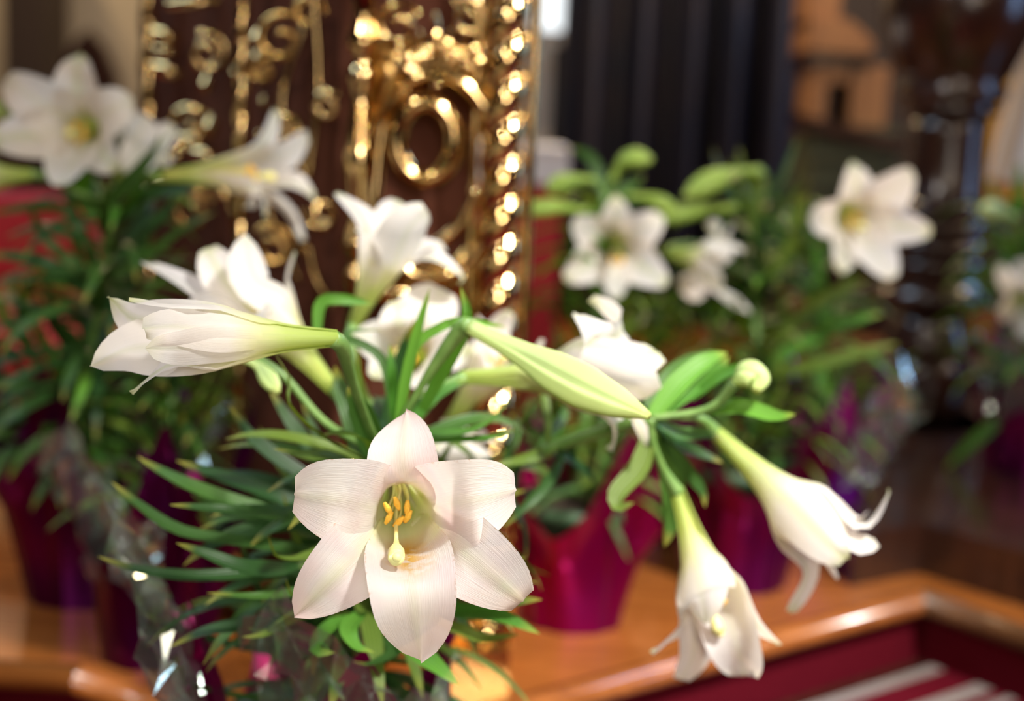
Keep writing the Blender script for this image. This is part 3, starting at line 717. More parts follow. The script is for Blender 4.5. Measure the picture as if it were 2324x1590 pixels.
# shared leaf shapes: base at the origin, growing along +X, arching
LEAVES = {}
for mk in ('leaf', 'leaf_l', 'leaf_o'):
    LEAVES[mk] = []
    for k in range(6):
        el = math.radians((55, 40, 25, 10, -5, 32)[k]); dr = (1.3, 1.2, 1.0, .8, -.5, -.7)[k]; pts = [np.zeros(3)]; a = el
        for i in range(8):
            a -= dr / 8 * (1 if i < 5 or k % 2 else 1.6); pts.append(pts[-1] + np.array([math.cos(a), .12 * math.sin(i * .7 + k), math.sin(a)]) * .125)
        c = spline(pts, 12); v, f, st = ribbon(c, nz(np.array([-math.sin(el), 0, math.cos(el)])), .055, .35, nS=3)
        me = bpy.data.meshes.new('leaf'); me.from_pydata([tuple(p) for p in v], [], f); me.update()
        me.polygons.foreach_set('use_smooth', [True] * len(me.polygons))
        at = me.attributes.new('st', 'FLOAT_VECTOR', 'POINT'); at.data.foreach_set('vector', np.asarray(st, np.float32).ravel())
        me.materials.append(M[mk]); LEAVES[mk].append(me)
def whorl(plant, pts, n, t0, t1, ln, mk='leaf', az0=0.0, seed=1, avoid=None):
    r_ = random.Random(seed); c = spline(pts, 60)
    for k in range(n):
        u = t0 + (t1 - t0) * (k + r_.random() * .5) / n; p = c[min(59, int(u * 59))]; az = az0 + k * 2.39996 + r_.uniform(-.3, .3)
        T = nz(c[min(59, int(u * 59) + 1)] - c[max(0, int(u * 59) - 1)])
        x = nz(np.array([math.cos(az), math.sin(az), 0])); y = nz(np.cross(T, x)); x = np.cross(y, T)
        s = ln * r_.uniform(.75, 1.15) * (1.1 - .35 * u)
        kind = mk if isinstance(mk, str) else mk[r_.randrange(len(mk))]
        o = bpy.data.objects.new('leaf', LEAVES[kind][r_.randrange(6)]); COL.objects.link(o); o.parent = plant
        wd = s * r_.uniform(.85, 1.1)
        o.matrix_local = Matrix.Translation(Vector(p - WT[plant])) @ Matrix(((x[0] * s, y[0] * wd, T[0] * s, 0), (x[1] * s, y[1] * wd, T[1] * s, 0), (x[2] * s, y[2] * wd, T[2] * s, 0), (0, 0, 0, 1)))
        WT[o] = np.array(p)
def stem(plant, pts, r=(.0055, .005, .004)):
    v, f = tube(pts, list(r), 10, 40); return mesh('stem', v, f, M['stem'], plant)
def wrap(plant, name, c, z0, h, rb, rt, m, peaks=4, rot=0.0, seed=1, pleat=.19, jag=.35, rows=16, n=120, crinkle=0.0, smooth=True, start=0.0, arc=None):
    r_ = np.random.default_rng(seed); ph = r_.uniform(0, 6.28, 6); v = []
    for i in range(rows):
        u = start + (1 - start) * i / (rows - 1)
        for j in range(n):
            a = (2 * PI * j / n) if arc is None else arc[0] + (arc[1] - arc[0]) * j / (n - 1); pk = abs(((a - rot) / (2 * PI) * peaks) % 1 - .5) * 2   # 1 at peaks
            topz = h * (1 - jag * .5 + jag * pk ** 1.4 + .04 * math.sin(7 * a + ph[0]))
            zz = topz * u
            rr = rb + (rt - rb) * (u ** 1.15) + (.25 * rt * max(0, u - .7) / .3 * (.5 + .5 * pk))
            tri = abs(((a * 9 / (2 * PI) + .45 * math.sin(2 * a + ph[1]) + .2 * math.sin(5 * a + ph[3])) % 1) - .5) * 2 - .5
            rr *= 1 + pleat * tri * (.35 + .65 * u) + .05 * math.sin(3 * a + ph[2]) * u
            if crinkle: rr *= 1 + crinkle * r_.uniform(-1, 1); zz += h * crinkle * .5 * r_.uniform(-1, 1) * (i > 0)
            v.append((c[0] + rr * math.cos(a), c[1] + rr * math.sin(a), z0 + zz))
    return mesh(name, v, grid_faces(rows, n, arc is None), m, plant, smooth=smooth)
def potted(name, c, z0, label, foil='foil', h=.19, rb=.062, rt=.088, peaks=4, rot=0.0, seed=1, group=None, film=None, jag=.35, filmh=None):
    p = thing(name, (c[0], c[1], z0), label, 'plant', group)
    v, f = lathe([(rb * .86, z0 + .001), (rb * .9, z0 + .004), (rt * .80, z0 + h * .72), (rt * .86, z0 + h * .72), (rt * .86, z0 + h * .80), (rt * .78, z0 + h * .80), (rt * .76, z0 + h * .74)], c, 32)
    mesh('pot', v, f, M['pot'], p)
    v, f = lathe([(rt * .74, z0 + h * .735), (rt * .72, z0 + h * .75), (rt * .2, z0 + h * .77)], c, 24); mesh('soil', v, f, M['soil'], p)
    wrap(p, 'foil_wrap', c, z0 + .0005, h, rb, rt, M[foil], peaks, rot, seed, jag=jag + .25)
    for k, (a0, a1) in enumerate(film or ()):
        wrap(p, 'clear_film', c, z0 + h * .1, (filmh or h * 1.12), rb * 1.12, rt * 1.38, M['film'], 5, rot + .5, seed + 3 + k, .14, .4, 14, max(8, int((a1 - a0) * 15)), .085, False, .35, (a0, a1))
    return p

# ------------------------------------------------------------------ foreground lily (in focus)
sz = .105                                            # low stand in front of the platform
hc = P(735, 1560, 1.10); hz0 = P(735, 1560, 1.10)[2] - .175
std = thing('plant_stand', (hc[0], hc[1], 0), 'low round dark wooden stand before the platform carrying the largest lily', 'stand')
v, f = lathe([(.10, hz0 - .022), (.105, hz0 - .018), (.105, hz0 - .004), (.10, hz0)], hc, 40); mesh('stand_top', v, f, M['wood_d'], std)
for k in range(4):
    a = k * PI / 2 + .5; q = np.array([hc[0] + .07 * math.cos(a), hc[1] + .07 * math.sin(a), 0])
    v, f = tube([(q[0], q[1], 0), (q[0], q[1], hz0 - .02)], .012, 12); mesh('leg', v, f, M['wood_d'], std)
hp = potted('potted_lily', hc, hz0, 'white lily on a low stand with a wide open bloom, half-open bloom and long bud', 'foil', .19, .060, .090, 4, .35, 3, None, [(-3.4, -2.2), (-1.9, -.7)], .5, .25)
j0 = P(868, 1030, 1.02)                               # where the pedicels part
st1 = [(hc[0], hc[1], hz0 + .12), P(780, 1300, 1.08), P(845, 1120, 1.04), j0]
stem(hp, st1, (.0065, .006, .005))
jB = P(1478, 948, 1.04)                               # second stem, leaning right behind the buds
st2 = [(hc[0] + .02, hc[1] + .02, hz0 + .12), P(930, 1270, 1.12), P(1080, 1105, 1.14), P(1270, 1010, 1.10), jB]
stem(hp, st2, (.006, .0055, .0045))

# hero bloom
Z = .80
hb, hm = P(898, 1078, .925), P(922, 1185, .822)
hero = flower(hp, hb, hm, PX([
    (922, 930, .842, dict(o=True, hw=.0235, curl=0, blunt=.0, cup=.75, via=[(915, 1030, .822)])),
    (676, 1122, .803, dict(o=False, hw=.0275, curl=.012, blunt=.55, cup=.3, via=[(775, 1135, .797)])),
    (668, 1398, .792, dict(o=True, hw=.0245, curl=0, blunt=.15, cup=.5, via=[(778, 1290, .792)])),
    (955, 1500, .795, dict(o=False, hw=.0270, curl=0, blunt=.35, cup=.75, via=[(935, 1330, .778)], pollen=True)),
    (1186, 1362, .803, dict(o=True, hw=.0245, curl=.004, blunt=.5, cup=.5, via=[(1075, 1270, .797)])),
    (1165, 1112, .808, dict(o=False, hw=.0275, curl=.012, blunt=.55, cup=.3, via=[(1060, 1135, .797)])),
]), [j0, P(880, 1040, .99), P(892, 1062, .95)], True, pist=P(900, 1262, .788), antherz=P(903, 1162, .835), label='open white bloom with painted pink bounce light and golden pollen')
# half-open bloom pointing left
flower(hp, P(764, 767, .868), P(430, 765, .835), PX([
    (292, 682, .826, dict(o=True, hw=.0165, curl=0, blunt=-.2, cup=1.3, via=[(400, 690, .822)])),
    (322, 745, .800, dict(o=False, hw=.0120, curl=.004, blunt=.8, cup=.8, via=[(395, 740, .808)])),
    (330, 790, .802, dict(o=False, hw=.0120, curl=.0, blunt=.8, cup=.8, via=[(400, 790, .808)])),
    (298, 892, .835, dict(o=True, hw=.0175, curl=0, blunt=-.2, cup=1.2, via=[(385, 828, .828)])),
    (205, 832, .850, dict(o=False, hw=.0215, curl=0, blunt=.2, cup=.6, via=[(310, 790, .855)])),
    (246, 672, .862, dict(o=True, hw=.0185, curl=0, blunt=.0, cup=.7, via=[(320, 730, .862)])),
]), [j0, P(835, 960, .97), P(795, 850, .91), P(776, 785, .878)], rm=.0235, stamens=False, label='half-open white bloom with green-tipped petals')
# long bud
jC = P(955, 905, 1.0)
bud(hp, [P(1068, 742, .965), P(1180, 800, .945), P(1340, 885, .91), P(1474, 944, .885)], .0150, 'bud', [P(870, 1020, 1.015), P(915, 945, .995), P(985, 830, .98), P(1050, 742, .968)], 'long closed pale green bud', (.36, .42, .62, .92, 1.0, .72, .16))
# flower right of the bud
flower(hp, P(1046, 856, 1.075), P(1362, 850, 1.05), PX([
    (1352, 684, 1.10, dict(o=True, hw=0.0182, curl=.010, via=[(1412, 745, 1.075)])),
    (1308, 712, 1.035, dict(o=False, hw=0.0238, curl=.004, blunt=.6, via=[(1345, 760, 1.03)])),
    (1495, 795, 1.03, dict(o=True, hw=0.0266, curl=.006, blunt=.8, via=[(1440, 800, 1.025)])),
    (1470, 905, 1.015, dict(o=False, hw=0.0294, curl=.006, blunt=.7, via=[(1425, 880, 1.01)])),
    (1462, 1010, 1.03, dict(o=True, hw=0.0203, curl=.004, via=[(1430, 945, 1.025)])),
    (1385, 1018, 1.055, dict(o=False, hw=0.0210, curl=.004, via=[(1390, 960, 1.05)])),
]), rm=0.032, ped=[P(895, 990, 1.03), P(950, 945, 1.04), P(1010, 880, 1.07)], label='white trumpet bloom behind the long bud')
# two hanging blooms of the leaning stem
flower(hp, P(1536, 1108, 1.06), P(1622, 1380, 1.03), PX([
    (1480, 1478, 1.03, dict(o=True, hw=0.0163, curl=.004, via=[(1545, 1415, 1.03)])),
    (1602, 1415, .995, dict(o=False, hw=0.0260, curl=.0, blunt=.1, via=[(1592, 1350, 1.0)])),
    (1770, 1464, 1.03, dict(o=True, hw=0.0169, curl=.003, via=[(1712, 1410, 1.03)])),
    (1690, 1535, 1.03, dict(o=False, hw=0.0240, curl=.005, blunt=.7, via=[(1670, 1450, 1.025)])),
    (1545, 1545, 1.07, dict(o=False, hw=0.0215, curl=.004, via=[(1575, 1470, 1.065)])),
    (1630, 1480, 1.09, dict(o=True, hw=0.0208, curl=.004, via=[(1632, 1425, 1.075)])),
]), rm=0.03, ped=[jB, P(1482, 1005, 1.045), P(1505, 1065, 1.055)], label='white trumpet bloom hanging down with green petal tip')
flower(hp, P(1614, 972, 1.10), P(1850, 1195, 1.07), PX([
    (2018, 1112, 1.06, dict(o=True, hw=0.0175, curl=.004, via=[(1955, 1190, 1.06)])),
    (1985, 1222, 1.055, dict(o=False, hw=0.0224, curl=.004, via=[(1925, 1215, 1.05)])),
    (1925, 1268, 1.035, dict(o=True, hw=0.0210, curl=.003, via=[(1890, 1245, 1.035)])),
    (1885, 1300, 1.07, dict(o=False, hw=0.0231, curl=.003, via=[(1862, 1262, 1.06)])),
    (1792, 1388, 1.09, dict(o=True, hw=0.0210, curl=.002, via=[(1830, 1290, 1.085)])),
    (1965, 1165, 1.10, dict(o=False, hw=0.0210, curl=.003, via=[(1920, 1190, 1.09)])),
]), rm=0.033, ped=[jB, P(1530, 945, 1.06), P(1588, 950, 1.085)], label='white trumpet bloom angled down with an upturned petal')
# rear blooms of the same plant
flower(hp, P(768, 895, 1.08), P(588, 690, 1.10), PX([
    (560, 530, 1.10, dict(o=False, hw=0.0246, curl=.0, blunt=.1, via=[(580, 630, 1.085)])),
    (672, 572, 1.13, dict(o=True, hw=0.0126, curl=.008, via=[(655, 640, 1.125)])),
    (470, 562, 1.13, dict(o=True, hw=0.0198, curl=.003, via=[(515, 640, 1.115)])),
    (335, 598, 1.14, dict(o=False, hw=0.0228, curl=.005, blunt=.6, via=[(440, 660, 1.12)])),
    (420, 720, 1.10, dict(o=True, hw=0.0198, curl=.003, via=[(500, 700, 1.09)])),
    (560, 770, 1.06, dict(o=False, hw=0.0222, curl=.003, via=[(560, 730, 1.07)])),
]), rm=0.03, ped=[j0, P(830, 1000, 1.04), P(790, 930, 1.065)], label='large white bloom tilted up behind the half-open bloom')
flower(hp, P(800, 745, 1.20), P(882, 555, 1.17), PX([
    (768, 438, 1.19, dict(o=True, hw=0.0156, curl=.004, via=[(825, 500, 1.18)])),
    (972, 478, 1.13, dict(o=False, hw=0.0246, curl=.004, blunt=.4, via=[(925, 525, 1.13)])),
    (1048, 625, 1.15, dict(o=True, hw=0.0150, curl=.016, via=[(980, 585, 1.145)])),
    (905, 455, 1.22, dict(o=True, hw=0.0180, curl=.004, via=[(890, 500, 1.20)])),
    (810, 520, 1.13, dict(o=False, hw=0.0156, curl=.006, via=[(835, 545, 1.14)])),
    (1010, 560, 1.21, dict(o=False, hw=0.0198, curl=.004, via=[(955, 560, 1.20)])),
]), [j0 + np.array([0, .06, .01]), P(830, 900, 1.15), P(795, 800, 1.19)], label='white bloom standing upright before the brass ring')
flower(hp, P(960, 838, 1.26), P(915, 790, 1.155), PX([
    (800, 760, 1.13, dict(o=False, hw=0.0252, curl=.0, blunt=.2, via=[(845, 770, 1.14)])),
    (905, 684, 1.15, dict(o=True, hw=0.0210, curl=.003, via=[(905, 735, 1.14)])),
    (1005, 655, 1.17, dict(o=False, hw=0.0287, curl=.004, blunt=.4, via=[(965, 720, 1.155)])),
    (1060, 800, 1.18, dict(o=True, hw=0.0231, curl=.003, via=[(1000, 790, 1.16)])),
    (1010, 860, 1.14, dict(o=False, hw=0.0252, curl=.004, via=[(965, 835, 1.14)])),
    (848, 862, 1.12, dict(o=True, hw=0.0168, curl=.006, via=[(868, 830, 1.13)])),
]), [j0 + np.array([0, .09, .01]), P(930, 950, 1.22), P(968, 865, 1.27)], label='white bloom facing out among the green pedicels')
flower(hp, P(1015, 965, 1.24), P(1135, 808, 1.20), PX([
    (1158, 704, 1.20, dict(o=True, hw=.0170, curl=.003)), (1228, 770, 1.18, dict(o=False, hw=.0190, curl=.004)), (1215, 850, 1.17), (1120, 850, 1.15), (1065, 800, 1.18), (1100, 735, 1.23)]),
    [j0 + np.array([0, .1, .01]), P(950, 1010, 1.2), P(1000, 980, 1.235)], label='white bloom half hidden behind the long bud')
flower(hp, P(905, 965, 1.17), P(1015, 1035, 1.15), PX([
    (1136, 1008, 1.14, dict(o=True, hw=.013)), (1110, 1075, 1.13), (1040, 1120, 1.13), (960, 1120, 1.14), (1010, 960, 1.2, dict(o=True, hw=.011)), (1090, 985, 1.19, dict(o=False, hw=.011))]),
    [j0 + np.array([0, .05, -.02]), P(880, 1000, 1.12), P(892, 972, 1.15)], stamens=False, label='white bloom hidden behind the open bloom')
# thin bud and withered tips
bud(hp, [P(548, 812, 1.02), P(590, 835, 1.02), P(632, 890, 1.0)], .0070, 'bud', [j0, P(740, 960, 1.03), P(640, 850, 1.04), P(560, 806, 1.03)], 'small drooping pale bud')
bud(hp, [P(1668, 868, 1.03), P(1700, 850, 1.02), P(1725, 862, 1.015), P(1716, 888, 1.01)], .0105, 'bud', [jB, P(1580, 935, 1.04), P(1630, 915, 1.035)], 'small hooked green bud', (.3, .6, .95, 1.0, .8, .5, .3))
# traced leaves near the pedicels
for pts, hw_, mk, rl in [
    ([(900, 985, 1.0), (930, 820, .985), (975, 655, .97)], 0.0041, 'leaf_l', 1.2),
    ([(905, 960, 1.0), (935, 800, .99), (1000, 742, .985), (1060, 728, .985), (1150, 742, 1.0)], 0.0037, 'leaf_l', .5),
    ([(960, 930, 1.01), (1000, 850, 1.0), (1060, 730, .975), (1046, 650, .975)], 0.0059, 'leaf_l', 1.2),
    ([(905, 1000, 1.03), (890, 850, 1.01), (885, 780, 1.01)], 0.0044, 'leaf_l', 1.2),
    ([(895, 1000, 1.03), (870, 820, 1.03), (780, 760, 1.03), (870, 748, 1.05)], 0.0037, 'leaf', .6),
    ([(720, 770, 1.05), (728, 690, 1.05), (770, 678, 1.05), (850, 690, 1.06)], 0.0046, 'leaf_l', .8),
    ([(930, 985, 1.02), (1040, 985, 1.0), (1110, 960, .99), (1160, 905, .99)], 0.0050, 'leaf_l', .5),
    ([(920, 1005, 1.02), (1020, 1000, 1.0), (1110, 995, .99), (1170, 975, .985)], 0.0049, 'leaf_l', .5),
    ([(905, 1000, 1.03), (980, 905, 1.03), (1060, 860, 1.04)], 0.0048, 'leaf_l', 1.0),
    ([(850, 1040, 1.02), (830, 960, 1.0), (800, 890, .98), (795, 870, .98)], .0100, 'leaf', 1.2),
    ([(845, 1030, .99), (825, 1000, .965), (770, 985, .95), (725, 990, .945)], .0072, 'leaf_o', .9),
    ([(860, 1060, 1.0), (760, 1010, .96), (690, 960, .94), (650, 910, .94), (655, 860, .95), (622, 800, .95)], .0058, 'leaf_o', .3),
    ([(850, 1090, 1.0), (760, 1040, .97), (690, 1035, .95), (620, 1018, .94)], .0060, 'leaf_o', .6),
    ([(830, 1080, 1.03), (800, 950, 1.03), (770, 870, 1.04), (760, 830, 1.04)], .0085, 'leaf', 1.1),
    # sweeping leaves to the left
    ([(800, 1310, 1.06), (640, 1300, 1.00), (440, 1310, .97), (300, 1290, .97), (222, 1262, .98)], .0072, 'leaf', .7),
    ([(790, 1270, 1.05), (620, 1240, 1.00), (420, 1210, .99), (320, 1150, 1.0), (252, 1092, 1.02)], .0068, 'leaf', .7),
    ([(800, 1240, 1.05), (620, 1170, 1.01), (450, 1110, 1.0), (350, 1060, 1.02), (312, 1035, 1.03)], .0068, 'leaf', .8),
    ([(800, 1210, 1.05), (640, 1130, 1.03), (500, 1080, 1.04), (400, 1045, 1.05)], .0070, 'leaf', .8),
    ([(830, 1180, 1.05), (700, 1090, 1.04), (580, 1000, 1.04), (520, 920, 1.05)], .0065, 'leaf', .8),
    ([(830, 1150, 1.05), (740, 1060, 1.05), (660, 960, 1.06), (610, 880, 1.06)], .0065, 'leaf', .8),
    ([(740, 1245, 1.0), (680, 1270, .955), (625, 1262, .94), (608, 1215, .935)], .0058, 'leaf_o', .5),
    ([(800, 1340, 1.02), (700, 1360, .95), (660, 1350, .935), (648, 1310, .93)], .0070, 'leaf_o', .8),
    ([(800, 1360, 1.03), (700, 1345, .98), (580, 1355, .95), (470, 1345, .95)], .0062, 'leaf', .6),
    ([(790, 1390, 1.03), (680, 1400, .97), (600, 1440, .95), (550, 1445, .95)], .0060, 'leaf_o', .6),
    ([(780, 1420, 1.03), (620, 1420, .98), (480, 1430, .97), (385, 1468, .97)], .0075, 'leaf', .7),
    ([(800, 1400, 1.0), (740, 1430, .95), (715, 1475, .94), (760, 1480, .94)], .0065, 'leaf_l', .7),
    ([(820, 1390, 1.0), (790, 1430, .95), (810, 1470, .935), (850, 1480, .93)], .0070, 'leaf_l', .8),
    ([(700, 1160, 1.02), (540, 1160, .97), (430, 1150, .96), (385, 1145, .96)], .0060, 'leaf', .8),
    ([(680, 1290, 1.0), (560, 1290, .96), (460, 1255, .95), (400, 1232, .95)], .0070, 'leaf', 1.0),
    # right of the open bloom
    ([(930, 1330, 1.04), (1040, 1330, 1.0), (1120, 1365, .98), (1230, 1360, .97)], .0080, 'leaf', .8),
    ([(930, 1370, 1.04), (1060, 1390, 1.0), (1140, 1400, .98), (1225, 1438, .97)], .0075, 'leaf_l', .8),
    ([(930, 1400, 1.03), (1030, 1425, 1.0), (1100, 1450, .99), (1180, 1440, .98)], .0055, 'leaf_o', .6),
    ([(930, 1310, 1.05), (1060, 1310, 1.02), (1140, 1290, 1.0), (1195, 1262, 1.0)], .0060, 'leaf', .6),
    ([(900, 1440, 1.02), (960, 1490, .97), (1000, 1520, .955), (1042, 1555, .95)], .0085, 'leaf_l', .9),
    ([(880, 1430, 1.03), (900, 1480, .99), (840, 1510, .97), (800, 1500, .97)], .0080, 'leaf', .8),
    # around the leaning stem tip
    ([(1480, 945, 1.04), (1540, 870, 1.05), (1600, 820, 1.06), (1650, 800, 1.07)], .0085, 'leaf_l', 1.0),
    ([(1500, 935, 1.05), (1570, 880, 1.06), (1620, 850, 1.06), (1655, 808, 1.06)], .0080, 'leaf_l', 1.0),
    ([(1470, 925, 1.08), (1530, 850, 1.10), (1590, 815, 1.12), (1640, 800, 1.13)], .0085, 'leaf', 1.0),
    ([(1570, 905, 1.06), (1640, 850, 1.05), (1700, 835, 1.04), (1728, 850, 1.04)], .0050, 'leaf_l', .8),
    ([(1600, 935, 1.045), (1680, 925, 1.03), (1760, 945, 1.02), (1806, 940, 1.015)], .0075, 'leaf_l', .8),
    ([(1480, 955, 1.04), (1540, 985, 1.05), (1600, 985, 1.06), (1640, 1000, 1.06)], .0065, 'leaf', .7),
    ([(1485, 965, 1.05), (1540, 1010, 1.07), (1590, 1030, 1.08), (1640, 1050, 1.08)], .0070, 'leaf', .8),
    ([(1490, 970, 1.06), (1520, 1060, 1.07), (1525, 1160, 1.08), (1508, 1240, 1.08)], .0105, 'leaf', 1.2),
    ([(1478, 975, 1.05), (1450, 1060, 1.04), (1400, 1120, 1.03), (1405, 1152, 1.025), (1440, 1140, 1.02)], .0080, 'leaf_o', 1.0),
    ([(1500, 990, 1.06), (1550, 1060, 1.08), (1590, 1110, 1.09), (1600, 1150, 1.09)], .0070, 'leaf', 1.0),
    ([(1440, 950, 1.08), (1380, 980, 1.10), (1300, 1000, 1.12), (1240, 1040, 1.14)], .0075, 'leaf', .8),
]:
    leafp(hp, pts, hw_, mk, roll=rl)
whorl(hp, st1, 80, .12, .98, .155, ('leaf', 'leaf', 'leaf', 'leaf_o'), .4, 11)
whorl(hp, st2, 34, .15, .80, .120, ('leaf', 'leaf', 'leaf_o'), 1.1, 12)

# ------------------------------------------------------------------ left lily
lc = F(150, 1390, PLAT) + np.array([.0, .075, 0])
lp = potted('potted_lily', lc, PLAT, 'white lily in dark purple foil beside the brass lectern, before the red chair', 'foil_d', .225, .068, .098, 4, -PI / 2 - .1, 5, None, [(-.5, .5)], .5, .2)
q0 = P(245, 470, lc[1] * 1.0); q1 = P(230, 760, lc[1])
ls = [(lc[0], lc[1], PLAT + .15), P(185, 900, 1.60), P(225, 700, 1.55), P(255, 450, 1.5)]
stem(lp, ls, (.0065, .006, .005))
flower(lp, P(250, 300, 1.58), P(168, 290, 1.46), PX([
    (182, 120, 1.46, dict(o=True, blunt=.0, hw=0.0292, curl=0)), (12, 178, 1.44, dict(o=False, blunt=.0, hw=0.0335)), (-20, 318, 1.43, dict(o=True, blunt=.0, hw=0.0302)), (140, 422, 1.42, dict(o=False, blunt=.0, hw=0.0324)), (268, 385, 1.45, dict(o=True, blunt=.0, hw=0.0281)), (300, 230, 1.47, dict(o=False, blunt=.0, hw=0.0324))]),
    [P(255, 450, 1.5), P(275, 380, 1.56), P(268, 320, 1.6)], rm=.033, label='white bloom facing out with green throat')
flower(lp, P(262, 420, 1.52), P(322, 335, 1.53), PX([(392, 280, 1.53, dict(hw=.019)), (335, 262, 1.56), (365, 370, 1.5), (290, 385, 1.49), (260, 300, 1.56), (300, 280, 1.58)]),
       [P(255, 455, 1.5), P(256, 440, 1.51), P(259, 428, 1.52)], rm=.022, stamens=False, label='white bloom seen from behind a leaf')
flower(lp, P(352, 400, 1.44), P(588, 388, 1.40), PX([
    (628, 250, 1.40, dict(o=True, hw=.0155, curl=.003, via=[(600, 320, 1.39)])), (700, 305, 1.42, dict(o=False, hw=.0190, via=[(645, 350, 1.41)])), (716, 452, 1.40, dict(o=True, hw=.0195, via=[(665, 415, 1.39)])),
    (688, 545, 1.43, dict(o=False, hw=.0135, curl=.01, via=[(650, 475, 1.43)])), (604, 492, 1.36, dict(o=True, hw=.0140, via=[(590, 430, 1.36)])), (560, 470, 1.38, dict(o=False, hw=.016))]),
    [P(255, 455, 1.5), P(285, 410, 1.48), P(320, 398, 1.46)], label='white bloom in profile before the brass scrollwork')
flower(lp, P(80, 396, 1.45), P(-70, 402, 1.42), PX([(-180, 320, 1.42), (-190, 400, 1.38), (-170, 480, 1.42), (-120, 500, 1.47), (-160, 350, 1.5), (-120, 300, 1.46)]), [P(255, 455, 1.5), P(180, 440, 1.47), P(120, 405, 1.46)], stamens=False, label='pale bloom turned away from the lectern')
bud(lp, [P(30, 262, 1.55), P(5, 255, 1.53), P(-40, 240, 1.5)], .011, 'bud', [P(255, 455, 1.5), P(150, 340, 1.6), P(60, 270, 1.57)])
for pts, hw_, mk, rl in [
    ([(230, 480, 1.5), (300, 410, 1.46), (350, 350, 1.43), (365, 300, 1.42)], .0110, 'leaf', 1.2), ([(240, 520, 1.5), (330, 450, 1.47), (420, 430, 1.45), (470, 420, 1.45)], .0100, 'leaf', .9),
    ([(240, 640, 1.52), (330, 590, 1.48), (420, 520, 1.46), (490, 480, 1.46)], .0100, 'leaf', .9), ([(220, 640, 1.52), (120, 560, 1.5), (80, 500, 1.5), (70, 460, 1.5)], .0065, 'leaf', 1.0),
    ([(230, 690, 1.52), (120, 610, 1.48), (40, 585, 1.47), (-30, 580, 1.46)], .0110, 'leaf', .8), ([(200, 560, 1.5), (150, 480, 1.5), (70, 470, 1.48), (-20, 485, 1.47)], .0060, 'leaf', .6),
    ([(260, 600, 1.5), (340, 520, 1.5), (390, 470, 1.5), (420, 455, 1.5)], .0090, 'leaf', 1.0), ([(215, 500, 1.5), (180, 430, 1.5), (195, 400, 1.48), (180, 380, 1.48)], .009, 'leaf_l', 1.0)]:
    leafp(lp, pts, hw_, mk, roll=rl)
whorl(lp, ls, 95, .10, 1.0, .155, ('leaf', 'leaf', 'leaf', 'leaf_l'), .2, 21)
ls2 = [(lc[0] - .03, lc[1], PLAT + .15), P(110, 900, 1.62), P(60, 760, 1.62), P(20, 640, 1.62)]
stem(lp, ls2, (.0055, .005, .004)); whorl(lp, ls2, 46, .15, 1.0, .14, ('leaf', 'leaf_l', 'leaf'), .7, 22)

# lily between the left one and the lectern
c6 = np.array([V(362, 1300, 1.47)[0], 1.47, PLAT])
l6 = potted('potted_lily', c6, PLAT, 'leafy lily without bloom in wine red foil and clear film at the lectern foot', 'foil_d', .20, .060, .082, 4, -PI / 2 + .3, 17, None, [(-2.3, -1.3)], .5, .22)
s6 = [(c6[0], c6[1], PLAT + .15), P(375, 1000, 1.50), P(395, 880, 1.51), P(410, 790, 1.52)]
stem(l6, s6, (.006, .005, .004)); whorl(l6, s6, 80, .02, 1.0, .115, ('leaf', 'leaf', 'leaf_o'), .3, 81)

# ------------------------------------------------------------------ right rear lilies
c1 = F(1300, 1448, PLAT) + np.array([0, .07, 0])
r1p = potted('potted_lily', c1, PLAT, 'white lily in bright magenta foil standing beside the brass rope column', 'foil', .185, .060, .086, 4, -PI / 2 + .5, 8, None, None, .5)
s1 = [(c1[0], c1[1], PLAT + .15), P(1335, 900, 1.70), P(1362, 640, 1.74), P(1372, 425, 1.76)]
stem(r1p, s1, (.0065, .006, .005))
flower(r1p, P(1388, 545, 1.80), P(1396, 562, 1.675), PX([
    (1400, 440, 1.67, dict(o=True, blunt=-.15, hw=0.0316, curl=0)), (1300, 498, 1.67, dict(o=False, blunt=-.15, hw=0.0377)), (1280, 635, 1.66, dict(o=True, blunt=-.15, hw=0.0352)), (1398, 680, 1.66, dict(o=False, blunt=-.15, hw=0.0308)), (1516, 645, 1.66, dict(o=True, blunt=-.15, hw=0.0352)), (1502, 490, 1.67, dict(o=False, blunt=-.15, hw=0.0377))]),
    [P(1372, 470, 1.76), P(1378, 505, 1.80), P(1382, 535, 1.82)], rm=.034, antherz=P(1400, 590, 1.70), label='white star-shaped bloom facing out with green throat')
for pts, r_ in (([(1348, 408, 1.76), (1300, 410, 1.75), (1240, 432, 1.73)], .0135), ([(1388, 408, 1.75), (1420, 365, 1.74), (1480, 362, 1.73)], .0135),
               ([(1330, 478, 1.74), (1260, 470, 1.72), (1178, 482, 1.71)], .0120), ([(1420, 442, 1.75), (1470, 450, 1.75), (1540, 478, 1.75)], .0105)):
    q = [P(*k) for k in pts]; bud(r1p, q, r_, 'bud_g', [P(1372, 470, 1.76), (P(1372, 450, 1.76) + q[0]) / 2])
for pts, hw_, mk in [([(1372, 425, 1.76), (1340, 360, 1.77), (1295, 335, 1.78)], .008, 'leaf'), ([(1372, 470, 1.75), (1420, 430, 1.75), (1460, 400, 1.76)], .009, 'leaf'), ([(1380, 520, 1.76), (1420, 480, 1.77), (1440, 440, 1.78)], .008, 'leaf')]:
    leafp(r1p, pts, hw_, mk, roll=1.0)
whorl(r1p, s1, 90, .02, .93, .14, ('leaf', 'leaf_o', 'leaf_l'), .9, 31)

